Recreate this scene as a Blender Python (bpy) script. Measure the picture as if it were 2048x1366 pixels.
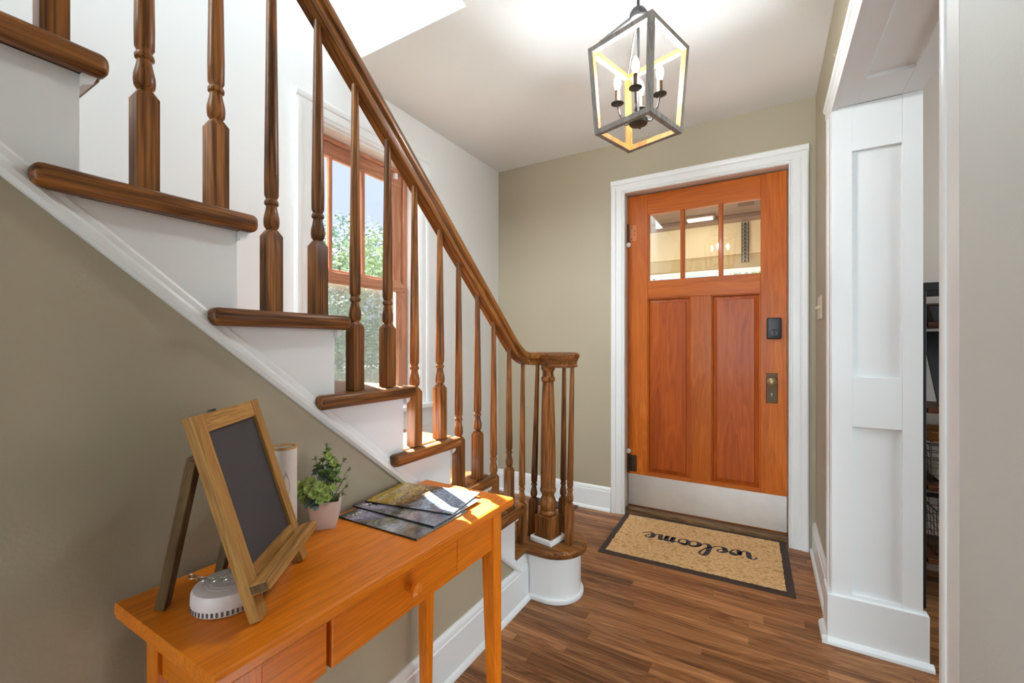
import bpy, bmesh, math, random
from mathutils import Vector, Matrix, noise as mnoise

random.seed(7)
SC = bpy.context.scene
COL = SC.collection
for o in list(bpy.data.objects):
    bpy.data.objects.remove(o)

# ------------------------------------------------------------------ camera
EYE = 1.1605
YAW = 30.454
cam_d = bpy.data.cameras.new('camera')
cam_d.sensor_width = 36.0
cam_d.lens = 864.0 / 2048.0 * 36.0
cam_d.shift_y = 7.0 / 2048.0
cam_d.clip_start = 0.02
cam = bpy.data.objects.new('camera', cam_d)
COL.objects.link(cam)
cam.location = (0, 0, EYE)
cam.rotation_euler = (math.radians(90), 0, math.radians(YAW))
SC.camera = cam

# ------------------------------------------------------------------ view, world, sun, added area lamps
SC.view_settings.view_transform = 'Standard'
SC.view_settings.look = 'None'
SC.view_settings.exposure = 0.44
SC.view_settings.gamma = 1.0
SC.view_settings.use_curve_mapping = False
SC.cycles.use_denoising = True
SC.cycles.max_bounces = 7
SC.cycles.use_adaptive_sampling = True
SC.cycles.adaptive_threshold = 0.06
SC.cycles.diffuse_bounces = 4
SC.cycles.glossy_bounces = 3
SC.cycles.transparent_max_bounces = 24
SC.cycles.sample_clamp_indirect = 6.0

world = bpy.data.worlds.new('sky')
SC.world = world
world.use_nodes = True
wn = world.node_tree.nodes
wl = world.node_tree.links
wn.clear()
w_out = wn.new('ShaderNodeOutputWorld')
w_bg = wn.new('ShaderNodeBackground')
w_tc = wn.new('ShaderNodeTexCoord')
w_no = wn.new('ShaderNodeTexNoise')
w_no.inputs['Scale'].default_value = 2.6
w_no.inputs['Detail'].default_value = 5.0
w_rp = wn.new('ShaderNodeValToRGB')
w_rp.color_ramp.elements[0].position = 0.38
w_rp.color_ramp.elements[0].color = (0.48, 0.55, 0.78, 1)
w_rp.color_ramp.elements[1].position = 0.64
w_rp.color_ramp.elements[1].color = (0.80, 0.84, 0.92, 1)
w_bg.inputs['Strength'].default_value = 1.25
wl.new(w_tc.outputs['Generated'], w_no.inputs['Vector'])
wl.new(w_no.outputs['Fac'], w_rp.inputs['Fac'])
wl.new(w_rp.outputs['Color'], w_bg.inputs['Color'])
wl.new(w_bg.outputs['Background'], w_out.inputs['Surface'])


def light(name, kind, loc, energy, color=(1, 1, 1), aim=None, size=None, size_y=None, radius=None):
    d = bpy.data.lights.new(name, kind)
    d.energy = energy
    d.color = color
    if kind == 'AREA':
        d.shape = 'RECTANGLE'
        d.size = size
        d.size_y = size_y
    if kind == 'SUN':
        d.angle = math.radians(0.8)
    if radius is not None and kind == 'POINT':
        d.shadow_soft_size = radius
    o = bpy.data.objects.new(name, d)
    COL.objects.link(o)
    o.location = loc
    if aim is not None:
        o.rotation_euler = Vector(aim).to_track_quat('-Z', 'Y').to_euler()
    return o


SUN_DIR = (1.0, -0.49, -0.90)
light('sun', 'SUN', (-8, 5, 8), 82.0, (0.95, 0.98, 1.0), aim=SUN_DIR)
# area lamps added in place of unseen windows (behind the camera, upstairs, next room)
light('rear_fill', 'AREA', (-0.55, -5.85, 1.35), 128, (0.78, 0.93, 1.0), aim=(0, 1, 0), size=2.2, size_y=2.0)  # added fill lamp behind the camera; the rear wall has no window
light('upstairs_daylight', 'AREA', (-1.45, -2.3, 4.1), 112, (0.82, 0.94, 1.0), aim=(0.12, 1, -0.55), size=0.75, size_y=1.5)
light('next_room_fill', 'AREA', (2.9, 1.2, 1.6), 37, (0.76, 0.92, 1.0), aim=(-1, 0.1, 0), size=1.8, size_y=1.6)  # added fill lamp shining through the opening; no window is built there


# ------------------------------------------------------------------ colours and materials
def lin(c):
    c = c / 255.0
    return c / 12.92 if c <= 0.04045 else ((c + 0.055) / 1.055) ** 2.4


def rgb(r, g, b):
    return (lin(r), lin(g), lin(b), 1.0)


class NT:
    def __init__(self, name):
        self.m = bpy.data.materials.new(name)
        self.m.use_nodes = True
        self.n = self.m.node_tree.nodes
        self.l = self.m.node_tree.links
        self.b = self.n['Principled BSDF']
        self.out = self.n['Material Output']

    def new(self, t, **kw):
        nd = self.n.new(t)
        for k, v in kw.items():
            if k in nd.inputs:
                nd.inputs[k].default_value = v
            else:
                setattr(nd, k, v)
        return nd

    def link(self, a, b):
        self.l.new(a, b)

    def mix(self, fac, a, b, mode='MIX'):
        nd = self.n.new('ShaderNodeMix')
        nd.data_type = 'RGBA'
        nd.blend_type = mode
        for s, v in ((0, fac), (6, a), (7, b)):
            if hasattr(v, 'links'):
                self.l.new(v, nd.inputs[s])
            else:
                nd.inputs[s].default_value = v
        return nd.outputs[2]

    def ramp(self, src, stops):
        nd = self.n.new('ShaderNodeValToRGB')
        els = nd.color_ramp.elements
        while len(els) < len(stops):
            els.new(0.5)
        for e, (p, c) in zip(els, stops):
            e.position = p
            e.color = c
        self.l.new(src, nd.inputs['Fac'])
        return nd.outputs['Color']

    def math(self, op, a, b=0.0):
        nd = self.n.new('ShaderNodeMath')
        nd.operation = op
        for s, v in ((0, a), (1, b)):
            if hasattr(v, 'links'):
                self.l.new(v, nd.inputs[s])
            else:
                nd.inputs[s].default_value = v
        return nd.outputs[0]

    def coords(self, scale=(1, 1, 1), rot=(0, 0, 0), rnd=0.0):
        tc = self.n.new('ShaderNodeTexCoord')
        src = tc.outputs['Object']
        if rnd:
            oi = self.n.new('ShaderNodeObjectInfo')
            mu = self.n.new('ShaderNodeVectorMath')
            mu.operation = 'SCALE'
            cb = self.n.new('ShaderNodeCombineXYZ')
            for k in range(3):
                self.l.new(oi.outputs['Random'], cb.inputs[k])
            self.l.new(cb.outputs[0], mu.inputs[0])
            mu.inputs['Scale'].default_value = rnd
            ad = self.n.new('ShaderNodeVectorMath')
            ad.operation = 'ADD'
            self.l.new(src, ad.inputs[0])
            self.l.new(mu.outputs[0], ad.inputs[1])
            src = ad.outputs[0]
        if rot != (0, 0, 0):
            mr = self.n.new('ShaderNodeMapping')
            mr.inputs['Rotation'].default_value = rot
            self.l.new(src, mr.inputs['Vector'])
            src = mr.outputs[0]
        mp = self.n.new('ShaderNodeMapping')
        mp.inputs['Scale'].default_value = scale
        self.l.new(src, mp.inputs['Vector'])
        return mp.outputs[0]

    def noise(self, vec, scale=1.0, detail=4.0, rough=0.5, dist=0.0):
        nd = self.n.new('ShaderNodeTexNoise')
        nd.inputs['Scale'].default_value = scale
        nd.inputs['Detail'].default_value = detail
        nd.inputs['Roughness'].default_value = rough
        nd.inputs['Distortion'].default_value = dist
        self.l.new(vec, nd.inputs['Vector'])
        return nd.outputs['Fac']

    def bump(self, src, strength=0.2, dist=0.002):
        nd = self.n.new('ShaderNodeBump')
        nd.inputs['Strength'].default_value = strength
        nd.inputs['Distance'].default_value = dist
        self.l.new(src, nd.inputs['Height'])
        self.l.new(nd.outputs[0], self.b.inputs['Normal'])

    def setc(self, c):
        if hasattr(c, 'links'):
            self.l.new(c, self.b.inputs['Base Color'])
        else:
            self.b.inputs['Base Color'].default_value = c

    def set(self, **kw):
        for k, v in kw.items():
            self.b.inputs[k.replace('_', ' ')].default_value = v


def paint(name, col, rough=0.5, bump=0.12, scale=170.0, vary=0.05):
    t = NT(name)
    v = t.coords()
    n = t.noise(v, scale, 3.0)
    big = t.noise(v, 1.7, 3.0)
    dark = (col[0] * (1 - vary), col[1] * (1 - vary), col[2] * (1 - vary), 1)
    t.setc(t.mix(big, dark, col))
    t.set(Roughness=rough)
    t.bump(n, bump, 0.0012)
    return t.m


def wood(name, axis, dark, mid, light_c, rough=0.35, coat=0.0, grain=1.0, pore=0.35, rot=(0, 0, 0), rnd=13.0, hue_var=0.0, bump=0.15, lo=0.30, hi=0.72):
    """Grain runs along one local axis: stretched noise, ring lines and fine pores."""
    t = NT(name)
    k = {'x': 0, 'y': 1, 'z': 2}[axis]

    def sc(along, across):
        s = [across] * 3
        s[k] = along
        return tuple(s)

    v1 = t.coords(sc(1.1 * grain, 13 * grain), rot, rnd)
    v2 = t.coords(sc(4.5 * grain, 230 * grain), rot, rnd)
    a = t.noise(v1, 1.0, 4.0, 0.55, 0.9)
    # cathedral rings
    r1 = t.math('FRACT', t.math('MULTIPLY', a, 9.0))
    r2 = t.math('ABSOLUTE', t.math('SUBTRACT', r1, 0.5))
    p = t.noise(v2, 1.0, 2.0, 0.6, 0.0)
    f = t.math('ADD', t.math('MULTIPLY', a, 0.72), t.math('MULTIPLY', r2, 0.36))
    base = t.ramp(f, [(lo, dark), ((lo + hi) / 2, mid), (hi, light_c)])
    pr = t.ramp(p, [(0.36, (1 - pore, 1 - pore, 1 - pore, 1)), (0.56, (1, 1, 1, 1))])
    c = t.mix(1.0, base, pr, 'MULTIPLY')
    if hue_var:
        oi = t.new('ShaderNodeObjectInfo')
        lo_, hi_ = 1 - hue_var, 1 + hue_var * 0.7
        vv = t.ramp(oi.outputs['Random'], [(0.0, (lo_, lo_ * 0.97, lo_ * 0.94, 1)), (1.0, (hi_, hi_, hi_, 1))])
        c = t.mix(1.0, c, vv, 'MULTIPLY')
    t.setc(c)
    t.set(Roughness=rough, Specular_IOR_Level=0.2)
    if coat:
        t.set(Coat_Weight=coat, Coat_Roughness=0.18)
    t.bump(p, bump, 0.0008)
    return t.m


def plain(name, col, rough=0.4, metal=0.0, bump=0.0, scale=200.0, vary=0.12):
    t = NT(name)
    v = t.coords()
    n = t.noise(v, scale * 0.2, 4.0)
    d = (col[0] * (1 - vary), col[1] * (1 - vary), col[2] * (1 - vary), 1)
    t.setc(t.mix(n, d, col))
    t.set(Roughness=rough, Metallic=metal)
    if bump:
        t.bump(t.noise(v, scale, 3.0), bump, 0.001)
    return t.m


def glass(name, tint=(1, 1, 1, 1), ior=1.5, rough=0.0):
    t = NT(name)
    t.n.remove(t.b)
    tr = t.new('ShaderNodeBsdfTransparent')
    tr.inputs['Color'].default_value = tint
    gl = t.new('ShaderNodeBsdfGlossy')
    gl.inputs['Roughness'].default_value = rough
    lw_n = t.new('ShaderNodeLayerWeight')
    lw_n.inputs['Blend'].default_value = 0.5
    f0 = ((ior - 1) / (ior + 1)) ** 2
    fac = t.math('ADD', t.math('MULTIPLY', t.math('POWER', lw_n.outputs['Facing'], 5.0), 1 - f0), f0)
    mx = t.new('ShaderNodeMixShader')
    t.link(fac, mx.inputs[0])
    t.link(tr.outputs[0], mx.inputs[1])
    t.link(gl.outputs[0], mx.inputs[2])
    t.link(mx.outputs[0], t.out.inputs['Surface'])
    return t.m


def emit(name, col, s):
    t = NT(name)
    t.setc(col)
    t.b.inputs['Emission Color'].default_value = col
    t.b.inputs['Emission Strength'].default_value = s
    return t.m


M = {}
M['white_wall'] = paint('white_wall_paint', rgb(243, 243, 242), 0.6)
M['ceiling'] = paint('ceiling_paint', rgb(247, 247, 246), 0.7, 0.08)
M['trim'] = paint('white_trim_paint', rgb(244, 245, 245), 0.32, 0.06, 60)
M['taupe'] = paint('taupe_wall_paint', rgb(176, 164, 141), 0.5, 0.5, 150)
M['taupe_low'] = M['taupe']
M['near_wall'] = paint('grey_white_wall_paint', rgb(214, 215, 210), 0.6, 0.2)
M['pink_wall'] = paint('rosy_beige_wall_paint', rgb(228, 210, 198), 0.6)

OAK = (rgb(96, 58, 28), rgb(148, 92, 44), rgb(186, 124, 64))
for ax in 'xyz':
    M['oak_' + ax] = wood('stair_oak_' + ax, ax, *OAK, rough=0.36, coat=0.1, pore=0.62, hue_var=0.12, grain=0.8)
M['oak_rail'] = wood('handrail_oak', 'y', *OAK, rough=0.34, coat=0.12, pore=0.62, grain=0.8, rot=(math.radians(41.4), 0, 0))
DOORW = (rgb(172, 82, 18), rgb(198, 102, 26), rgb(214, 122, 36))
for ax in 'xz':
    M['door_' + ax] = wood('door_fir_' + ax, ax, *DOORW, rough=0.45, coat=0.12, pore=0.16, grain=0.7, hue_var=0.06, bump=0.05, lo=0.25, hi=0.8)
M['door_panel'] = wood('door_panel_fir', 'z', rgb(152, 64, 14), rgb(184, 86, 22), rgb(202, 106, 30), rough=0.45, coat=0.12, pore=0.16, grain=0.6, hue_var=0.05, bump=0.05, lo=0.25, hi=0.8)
HONEY = (rgb(206, 108, 20), rgb(230, 128, 28), rgb(244, 150, 44))
for ax in 'xyz':
    M['honey_' + ax] = wood('honey_oak_' + ax, ax, *HONEY, rough=0.35, coat=0.10, pore=0.22, hue_var=0.05, bump=0.06, grain=1.5, lo=0.2, hi=0.8)
EAS = (rgb(150, 106, 56), rgb(190, 142, 80), rgb(212, 166, 100))
M['easel_wood'] = wood('easel_pine', 'z', *EAS, rough=0.6, pore=0.25, grain=1.6, hue_var=0.1)
M['easel_dark'] = wood('easel_end_grain', 'z', rgb(88, 66, 44), rgb(118, 92, 62), rgb(140, 112, 78), rough=0.7, pore=0.3, grain=1.6)
M['floor_board'] = wood('floor_oak_boards', 'x', rgb(118, 74, 44), rgb(168, 114, 72), rgb(200, 146, 98), rough=0.42, coat=0.08, pore=0.36, hue_var=0.36, bump=0.1, rnd=29.0)
M['sash'] = wood('window_sash_mahogany', 'z', rgb(164, 108, 82), rgb(192, 136, 106), rgb(208, 156, 124), rough=0.4, pore=0.15, hue_var=0.05)
M['sash_h'] = wood('window_sash_mahogany_rail', 'y', rgb(164, 108, 82), rgb(192, 136, 106), rgb(208, 156, 124), rough=0.4, pore=0.15, hue_var=0.05)
M['threshold'] = wood('threshold_oak', 'x', rgb(96, 70, 46), rgb(140, 108, 74), rgb(168, 136, 98), rough=0.5, pore=0.3)
M['steel'] = plain('brushed_steel', rgb(226, 224, 222), 0.38, 0.7, 0.05, 90, 0.15)
M['black_plastic'] = plain('black_lock_plastic', rgb(46, 48, 54), 0.4)
M['bronze'] = plain('aged_bronze', rgb(92, 72, 52), 0.42, 0.7, 0.1, 60, 0.4)
M['brass_knob'] = plain('worn_brass', rgb(176, 150, 112), 0.35, 0.7, 0.12, 120, 0.35)
M['copper'] = plain('copper_hinge_leaf', rgb(196, 118, 76), 0.45, 0.5, 0.1, 90, 0.3)
M['dark_metal'] = plain('dark_iron', rgb(66, 64, 62), 0.45, 0.6)
M['silver'] = plain('silver_chain', rgb(200, 196, 190), 0.25, 0.9)
M['glass'] = glass('clear_glass', (0.97, 0.985, 0.98, 1))
M['lower_glass'] = glass('screened_glass', (0.80, 0.84, 0.83, 1), 1.55, 0.05)
M['slate'] = plain('chalkboard_slate', rgb(62, 60, 64), 0.55, 0.0, 0.05, 40, 0.18)
M['detector'] = plain('off_white_plastic', rgb(226, 212, 210), 0.4)
M['slot'] = plain('dark_slot', rgb(92, 82, 80), 0.7)
M['pot'] = plain('white_ceramic_pot', rgb(240, 222, 214), 0.35)
M['candle'] = plain('white_container', rgb(240, 230, 222), 0.4)
M['cork'] = plain('tan_rim', rgb(196, 152, 100), 0.6)
M['print_grey'] = plain('grey_leaf_print', rgb(196, 188, 184), 0.5)
M['soil'] = plain('dark_moss', rgb(44, 40, 30), 0.9)
M['leaf_lime'] = plain('lime_leaf', rgb(184, 206, 112), 0.5, vary=0.25)
M['leaf_green'] = plain('green_leaf', rgb(146, 178, 98), 0.5, vary=0.3)
M['leaf_blue'] = plain('blue_green_leaf', rgb(122, 142, 128), 0.55, vary=0.3)
M['leaf_dry'] = plain('greyish_sprig', rgb(186, 180, 150), 0.6, vary=0.3)
M['rubber'] = plain('brown_rubber', rgb(70, 56, 48), 0.7, 0.0, 0.3, 300, 0.3)
M['ink'] = plain('charcoal_ink', rgb(66, 66, 70), 0.8, 0.0, 0.3, 600, 0.3)
M['ivory'] = plain('ivory_plastic', rgb(226, 214, 188), 0.4)
M['register'] = plain('dark_cast_iron', rgb(58, 62, 66), 0.5, 0.3)
M['black_shelf'] = plain('black_metal', rgb(30, 28, 28), 0.5)
M['shelf_wood'] = wood('rustic_shelf_wood', 'x', rgb(70, 40, 24), rgb(112, 68, 42), rgb(140, 90, 56), rough=0.5)
M['wicker'] = plain('woven_seagrass', rgb(170, 112, 56), 0.8, 0.0, 0.6, 200, 0.5)
M['cloth'] = plain('white_cloth', rgb(222, 214, 206), 0.8)
M['porch_cream'] = paint('cream_porch_paint', rgb(196, 184, 150), 0.5)
M['porch_olive'] = paint('tan_porch_paint', rgb(168, 154, 114), 0.5)
M['porch_brown'] = paint('brown_porch_boards', rgb(112, 90, 74), 0.5)
M['porch_dark'] = plain('dark_porch_hatch', rgb(84, 60, 46), 0.6)
M['grass'] = plain('lawn', rgb(62, 70, 52), 0.9, 0, 0.4, 60, 0.4)
M['foliage_a'] = plain('tree_leaves_bright', rgb(140, 156, 116), 0.7, vary=0.35, scale=12)
M['foliage_b'] = plain('tree_leaves_deep', rgb(106, 128, 110), 0.7, vary=0.35, scale=12)
M['bark'] = plain('bark', rgb(96, 78, 60), 0.9, 0, 0.5, 60, 0.4)
M['fence'] = paint('beige_fence', rgb(112, 106, 94), 0.7)
M['bulb'] = emit('lit_bulb', (1.0, 0.80, 0.50, 1), 60.0)
M['porch_lamp'] = emit('porch_lamp_diffuser', (1.0, 0.93, 0.80, 1), 0.8)
M['lantern_grey'] = wood('weathered_grey_wood', 'z', rgb(132, 128, 124), rgb(160, 155, 150), rgb(186, 180, 174), rough=0.6, pore=0.2, grain=2.0)
M['lantern_tan'] = wood('natural_inner_wood', 'z', rgb(112, 66, 26), rgb(150, 94, 42), rgb(176, 118, 60), rough=0.6, pore=0.2, grain=2.0)


# ------------------------------------------------------------------ geometry helpers
class MB:
    """Collects vertices and faces of ONE part."""

    def __init__(self):
        self.v = []
        self.f = []
        self.mi = []

    def add(self, vs, fs, mi=0):
        o = len(self.v)
        self.v += [tuple(p) for p in vs]
        self.f += [tuple(i + o for i in q) for q in fs]
        self.mi += [mi] * len(fs)
        return self

    def box(self, x0, x1, y0, y1, z0, z1):
        vs = [(x, y, z) for x in (x0, x1) for y in (y0, y1) for z in (z0, z1)]
        return self.add(vs, [(0, 1, 3, 2), (4, 6, 7, 5), (0, 4, 5, 1), (2, 3, 7, 6), (0, 2, 6, 4), (1, 5, 7, 3)])

    def prism(self, poly, axis, a, b):
        """poly: 2D points in the other two axes in order (x:(y,z) y:(x,z) z:(x,y))."""
        n = len(poly)

        def mk(p, t):
            return {'x': (t, p[0], p[1]), 'y': (p[0], t, p[1]), 'z': (p[0], p[1], t)}[axis]

        vs = [mk(p, a) for p in poly] + [mk(p, b) for p in poly]
        fs = [tuple(range(n - 1, -1, -1)), tuple(range(n, 2 * n))]
        fs += [(i, (i + 1) % n, n + (i + 1) % n, n + i) for i in range(n)]
        return self.add(vs, fs)

    def lathe(self, prof, c=(0, 0, 0), seg=20, cap=True):
        vs, fs = [], []
        for r, z in prof:
            for i in range(seg):
                a = 2 * math.pi * i / seg
                vs.append((c[0] + r * math.cos(a), c[1] + r * math.sin(a), c[2] + z))
        for j in range(len(prof) - 1):
            for i in range(seg):
                k = (i + 1) % seg
                fs.append((j * seg + i, j * seg + k, (j + 1) * seg + k, (j + 1) * seg + i))
        if cap:
            fs.append(tuple(range(seg - 1, -1, -1)))
            t = (len(prof) - 1) * seg
            fs.append(tuple(range(t, t + seg)))
        return self.add(vs, fs)

    def tube(self, path, r, seg=8, closed=False):
        path = [Vector(p) for p in path]
        n = len(path)
        vs, fs = [], []
        ref = Vector((0, 0, 1))
        for i, p in enumerate(path):
            if closed:
                t = path[(i + 1) % n] - path[i - 1]
            else:
                t = path[min(i + 1, n - 1)] - path[max(i - 1, 0)]
            t.normalize()
            rf = ref if abs(t.z) < 0.95 else Vector((1, 0, 0))
            s = t.cross(rf).normalized()
            u = s.cross(t)
            rr = r[i] if isinstance(r, (list, tuple)) else r
            for k in range(seg):
                a = 2 * math.pi * k / seg
                vs.append(p + s * (rr * math.cos(a)) + u * (rr * math.sin(a)))
        m = n if closed else n - 1
        for i in range(m):
            j = (i + 1) % n
            for k in range(seg):
                q = (k + 1) % seg
                fs.append((i * seg + k, i * seg + q, j * seg + q, j * seg + k))
        if not closed:
            fs.append(tuple(range(seg - 1, -1, -1)))
            fs.append(tuple(range((n - 1) * seg, n * seg)))
        return self.add(vs, fs)

    def sweep(self, prof, frames):
        """prof: closed 2D list (s,h); frames: list of (origin, side, up)."""
        n = len(prof)
        vs, fs = [], []
        for o, s, u in frames:
            for a, b in prof:
                vs.append(o + s * a + u * b)
        for i in range(len(frames) - 1):
            for k in range(n):
                q = (k + 1) % n
                fs.append((i * n + k, i * n + q, (i + 1) * n + q, (i + 1) * n + k))
        fs.append(tuple(range(n - 1, -1, -1)))
        fs.append(tuple(range((len(frames) - 1) * n, len(frames) * n)))
        return self.add(vs, fs)

    def xf(self, mtx):
        self.v = [tuple(mtx @ Vector(p)) for p in self.v]
        return self

    def mesh(self, name, mats, bevel=0.0, smooth=False, seg=2, angle=40):
        me = bpy.data.meshes.new(name)
        me.from_pydata(self.v, [], self.f)
        bm = bmesh.new()
        bm.from_mesh(me)
        for f, i in zip(bm.faces, self.mi):
            f.material_index = i
        bmesh.ops.recalc_face_normals(bm, faces=bm.faces)
        if bevel:
            es = [e for e in bm.edges if len(e.link_faces) == 2 and e.calc_face_angle(0) > math.radians(30)]
            bmesh.ops.bevel(bm, geom=es, offset=bevel, segments=seg, profile=0.5, affect='EDGES', clamp_overlap=True)
        bm.to_mesh(me)
        bm.free()
        for m in (mats if isinstance(mats, (list, tuple)) else [mats]):
            me.materials.append(m)
        if smooth:
            me.polygons.foreach_set('use_smooth', [True] * len(me.polygons))
            me.set_sharp_from_angle(angle=math.radians(angle))
        me.update()
        return me


def put(name, me, parent=None, loc=None, rot=None):
    o = bpy.data.objects.new(name, me)
    COL.objects.link(o)
    if parent is not None:
        o.parent = parent
    if loc is not None:
        o.location = loc
    if rot is not None:
        o.rotation_euler = rot
    return o


def wpos(o):
    p = Vector((0, 0, 0))
    while o is not None:
        p += o.location
        o = o.parent
    return p


def build(name, mb, mats, parent=None, bevel=0.0, smooth=False, seg=2, label=None, angle=40):
    """Link a part whose vertices are in room coordinates."""
    me = mb.mesh(name, mats, bevel, smooth, seg, angle)
    o = put(name, me, parent)
    if parent is not None:
        o.location = -wpos(parent)
    if label:
        o['label'] = label
    return o


def box(name, x0, x1, y0, y1, z0, z1, mat, parent=None, bevel=0.002, **kw):
    return build(name, MB().box(x0, x1, y0, y1, z0, z1), mat, parent, bevel, **kw)


def tag(o, label, cat, group=None, kind=None):
    o['label'] = label
    o['category'] = cat
    if group:
        o['group'] = group
    if kind:
        o['kind'] = kind
    return o


def thing(name, loc, label, cat, group=None, kind=None):
    o = bpy.data.objects.new(name, None)
    o.empty_display_size = 0.05
    COL.objects.link(o)
    o.location = loc
    return tag(o, label, cat, group, kind)


S = 'structure'
XL, XS, XR = -1.861, -0.955, 0.240       # outer wall, stair side wall, right wall
YD, CEIL = 2.95, 2.553

# ================================================================== room shell
# --- floor: real boards where the photo shows them
FL = box('floor', -2.06, 3.3, -6.1, 3.3, -0.10, -0.014, M['floor_board'], bevel=0)
tag(FL, 'oak strip floor running across the entrance hall', 'floor', kind=S)
BW = 0.0572
board_meshes = {}


def board_mesh(L):
    L = round(L / 0.05) * 0.05
    if L not in board_meshes:
        board_meshes[L] = MB().box(0, L - 0.0004, 0, BW - 0.0008, -0.014, 0).mesh('floor_board', M['floor_board'], bevel=0.0005, seg=1)
    return L, board_meshes[L]


y = YD + 0.10
row = 0
rest = MB()
while y > -6.0:
    y -= BW
    row += 1
    x = -1.86 if y > 1.0 else -0.95
    if y <= 1.0:
        x -= random.random() * 0.0
    first = True
    while x < 3.2:
        L = random.uniform(0.45, 1.25)
        if first:
            L *= random.uniform(0.4, 1.0)
            first = False
        if y > 1.02 and x < 0.9:
            L, me = board_mesh(L)
            b = put('floor_board', me, FL, (x, y, 0))
        else:
            rest.box(x, min(x + L, 3.3) - 0.0012, y, y + BW - 0.001, -0.014, 0)
        x += L
r = build('floor_board_rows', rest, M['floor_board'], FL)
r['kind'] = 'stuff'

# --- ceiling with the stairwell opening
cb = MB()
cb.prism([(-1.061, -6.1), (3.3, -6.1), (3.3, 3.15), (-2.06, 3.15), (-2.06, 1.435), (-1.061, 1.435)], 'z', CEIL, CEIL + 0.26)
tag(build('ceiling', cb, M['ceiling'], bevel=0.004), 'white plaster ceiling with the stairwell opening cut in it', 'ceiling', kind=S)
tag(box('ceiling', -2.06, 0.2, -6.1, 1.56, 5.0, 5.1, M['ceiling']), 'white ceiling of the floor above the stairwell', 'ceiling', kind=S)

# --- outer wall with the window
WY0, WY1, WZ0, WZ1 = 1.29, 2.005, 0.80, 2.245
wb = MB()
wb.box(-2.06, XL, -6.1, WY0, -0.1, 5.0).box(-2.06, XL, WY1, 3.15, -0.1, 5.0)
wb.box(-2.06, XL, WY0, WY1, -0.1, WZ0).box(-2.06, XL, WY0, WY1, WZ1, 5.0)
tag(build('wall_left', wb, M['white_wall']), 'tall white plaster wall with the window behind the balusters', 'wall', kind=S)
tag(box('wall_upstairs', XL, -0.95, 1.436, 1.55, CEIL + 0.261, 5.0, M['white_wall']), 'bright white upstairs wall seen through the stairwell opening', 'wall', kind=S)
tag(box('wall_landing', -1.06, -0.95, -6.1, 1.435, CEIL + 0.261, 5.0, M['white_wall']), 'white wall beside the upstairs landing', 'wall', kind=S)

# --- door wall
DX0, DX1, DZ1 = -0.845, 0.113, 2.21
DY_STOP = 3.0945
db = MB()
db.box(XL, DX0 - 0.02, YD, 3.15, -0.1, CEIL).box(DX1 + 0.02, 0.52, YD, 3.15, -0.1, CEIL).box(DX0 - 0.02, DX1 + 0.02, YD, 3.15, DZ1 + 0.02, CEIL)
tag(build('wall_back', db, M['taupe']), 'taupe painted wall around the wooden front door', 'wall', kind=S)

# --- right wall, its cased opening, and the next room
tag(box('wall_right', XR, 0.49, 2.118, YD, -0.05, CEIL, M['taupe'], bevel=0), 'narrow taupe wall between the front door and panelled opening', 'wall', kind=S)
tag(box('wall_header', XR, 0.49, 0.7812, 2.118, 2.10, CEIL, M['taupe'], bevel=0), 'taupe wall strip above the panelled opening', 'wall', kind=S)
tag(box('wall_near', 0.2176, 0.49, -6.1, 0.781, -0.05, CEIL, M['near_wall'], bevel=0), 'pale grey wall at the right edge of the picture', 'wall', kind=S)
tag(box('wall_next_room', 0.52, 3.3, YD + 0.06, 3.15, -0.05, CEIL, M['pink_wall'], bevel=0), 'rosy beige wall of the room beyond the opening', 'wall', kind=S)
tag(box('wall_next_room_side', 3.2, 3.3, -6.1, 3.01, -0.05, CEIL, M['pink_wall'], bevel=0), 'rosy beige side wall of the next room', 'wall', kind=S)
tag(box('wall_rear', -2.06, 3.3, -6.1, -6.0, -0.05, 5.0, M['white_wall'], bevel=0), 'white wall behind the camera', 'wall', kind=S)

# --- wall under the stairs: everything below the slanted moulding
def mould_z(yy):
    return 1.4145 - 0.8355 * (yy - 0.162)


tag(build('wall_stair', MB().prism([(-2.0, -0.05), (1.735, -0.05), (1.735, mould_z(1.735)), (-1.2, mould_z(-1.2)), (-2.0, mould_z(-1.2))], 'x', XS - 0.06, XS), M['taupe']),
    'taupe wall below the slanted white stair skirt', 'wall', kind=S)

# ================================================================== baseboards
def base_prof(h=0.165, t=0.018):
    # (depth out of the wall, height)
    return [(0, 0), (t + 0.012, 0), (t + 0.012, 0.008), (t + 0.006, 0.018), (t, 0.022), (t, h - 0.03), (t - 0.004, h - 0.026), (t - 0.003, h - 0.014), (t - 0.009, h - 0.004), (t - 0.012, h), (0, h)]


p = base_prof()
for nm, mb, lb in (
    ('baseboard_back', MB().prism([(YD - d, z) for d, z in p], 'x', XL, -0.931), 'white baseboard along the taupe wall left of the door'),
    ('baseboard_right', MB().prism([(XR - d, z) for d, z in p], 'y', 2.212, YD), 'white baseboard on the narrow wall right of the door'),
    ('baseboard_stair', MB().prism([(XS + d, z) for d, z in base_prof(0.172)], 'y', -2.0, 1.744), 'white baseboard below the stairs, behind the console table'),
    ('baseboard_near', MB().prism([(0.2175 - d, z) for d, z in p], 'y', -5.9, 0.775), 'white baseboard under the pale grey near wall'),
):
    tag(build(nm, mb, M['trim'], smooth=True), lb, 'baseboard', kind=S)

# ================================================================== door casing (trim_1)
T1 = thing('trim_1', (-0.37, YD, 0), 'white moulded casing framing the wooden front door', 'door casing', kind=S)


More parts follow.
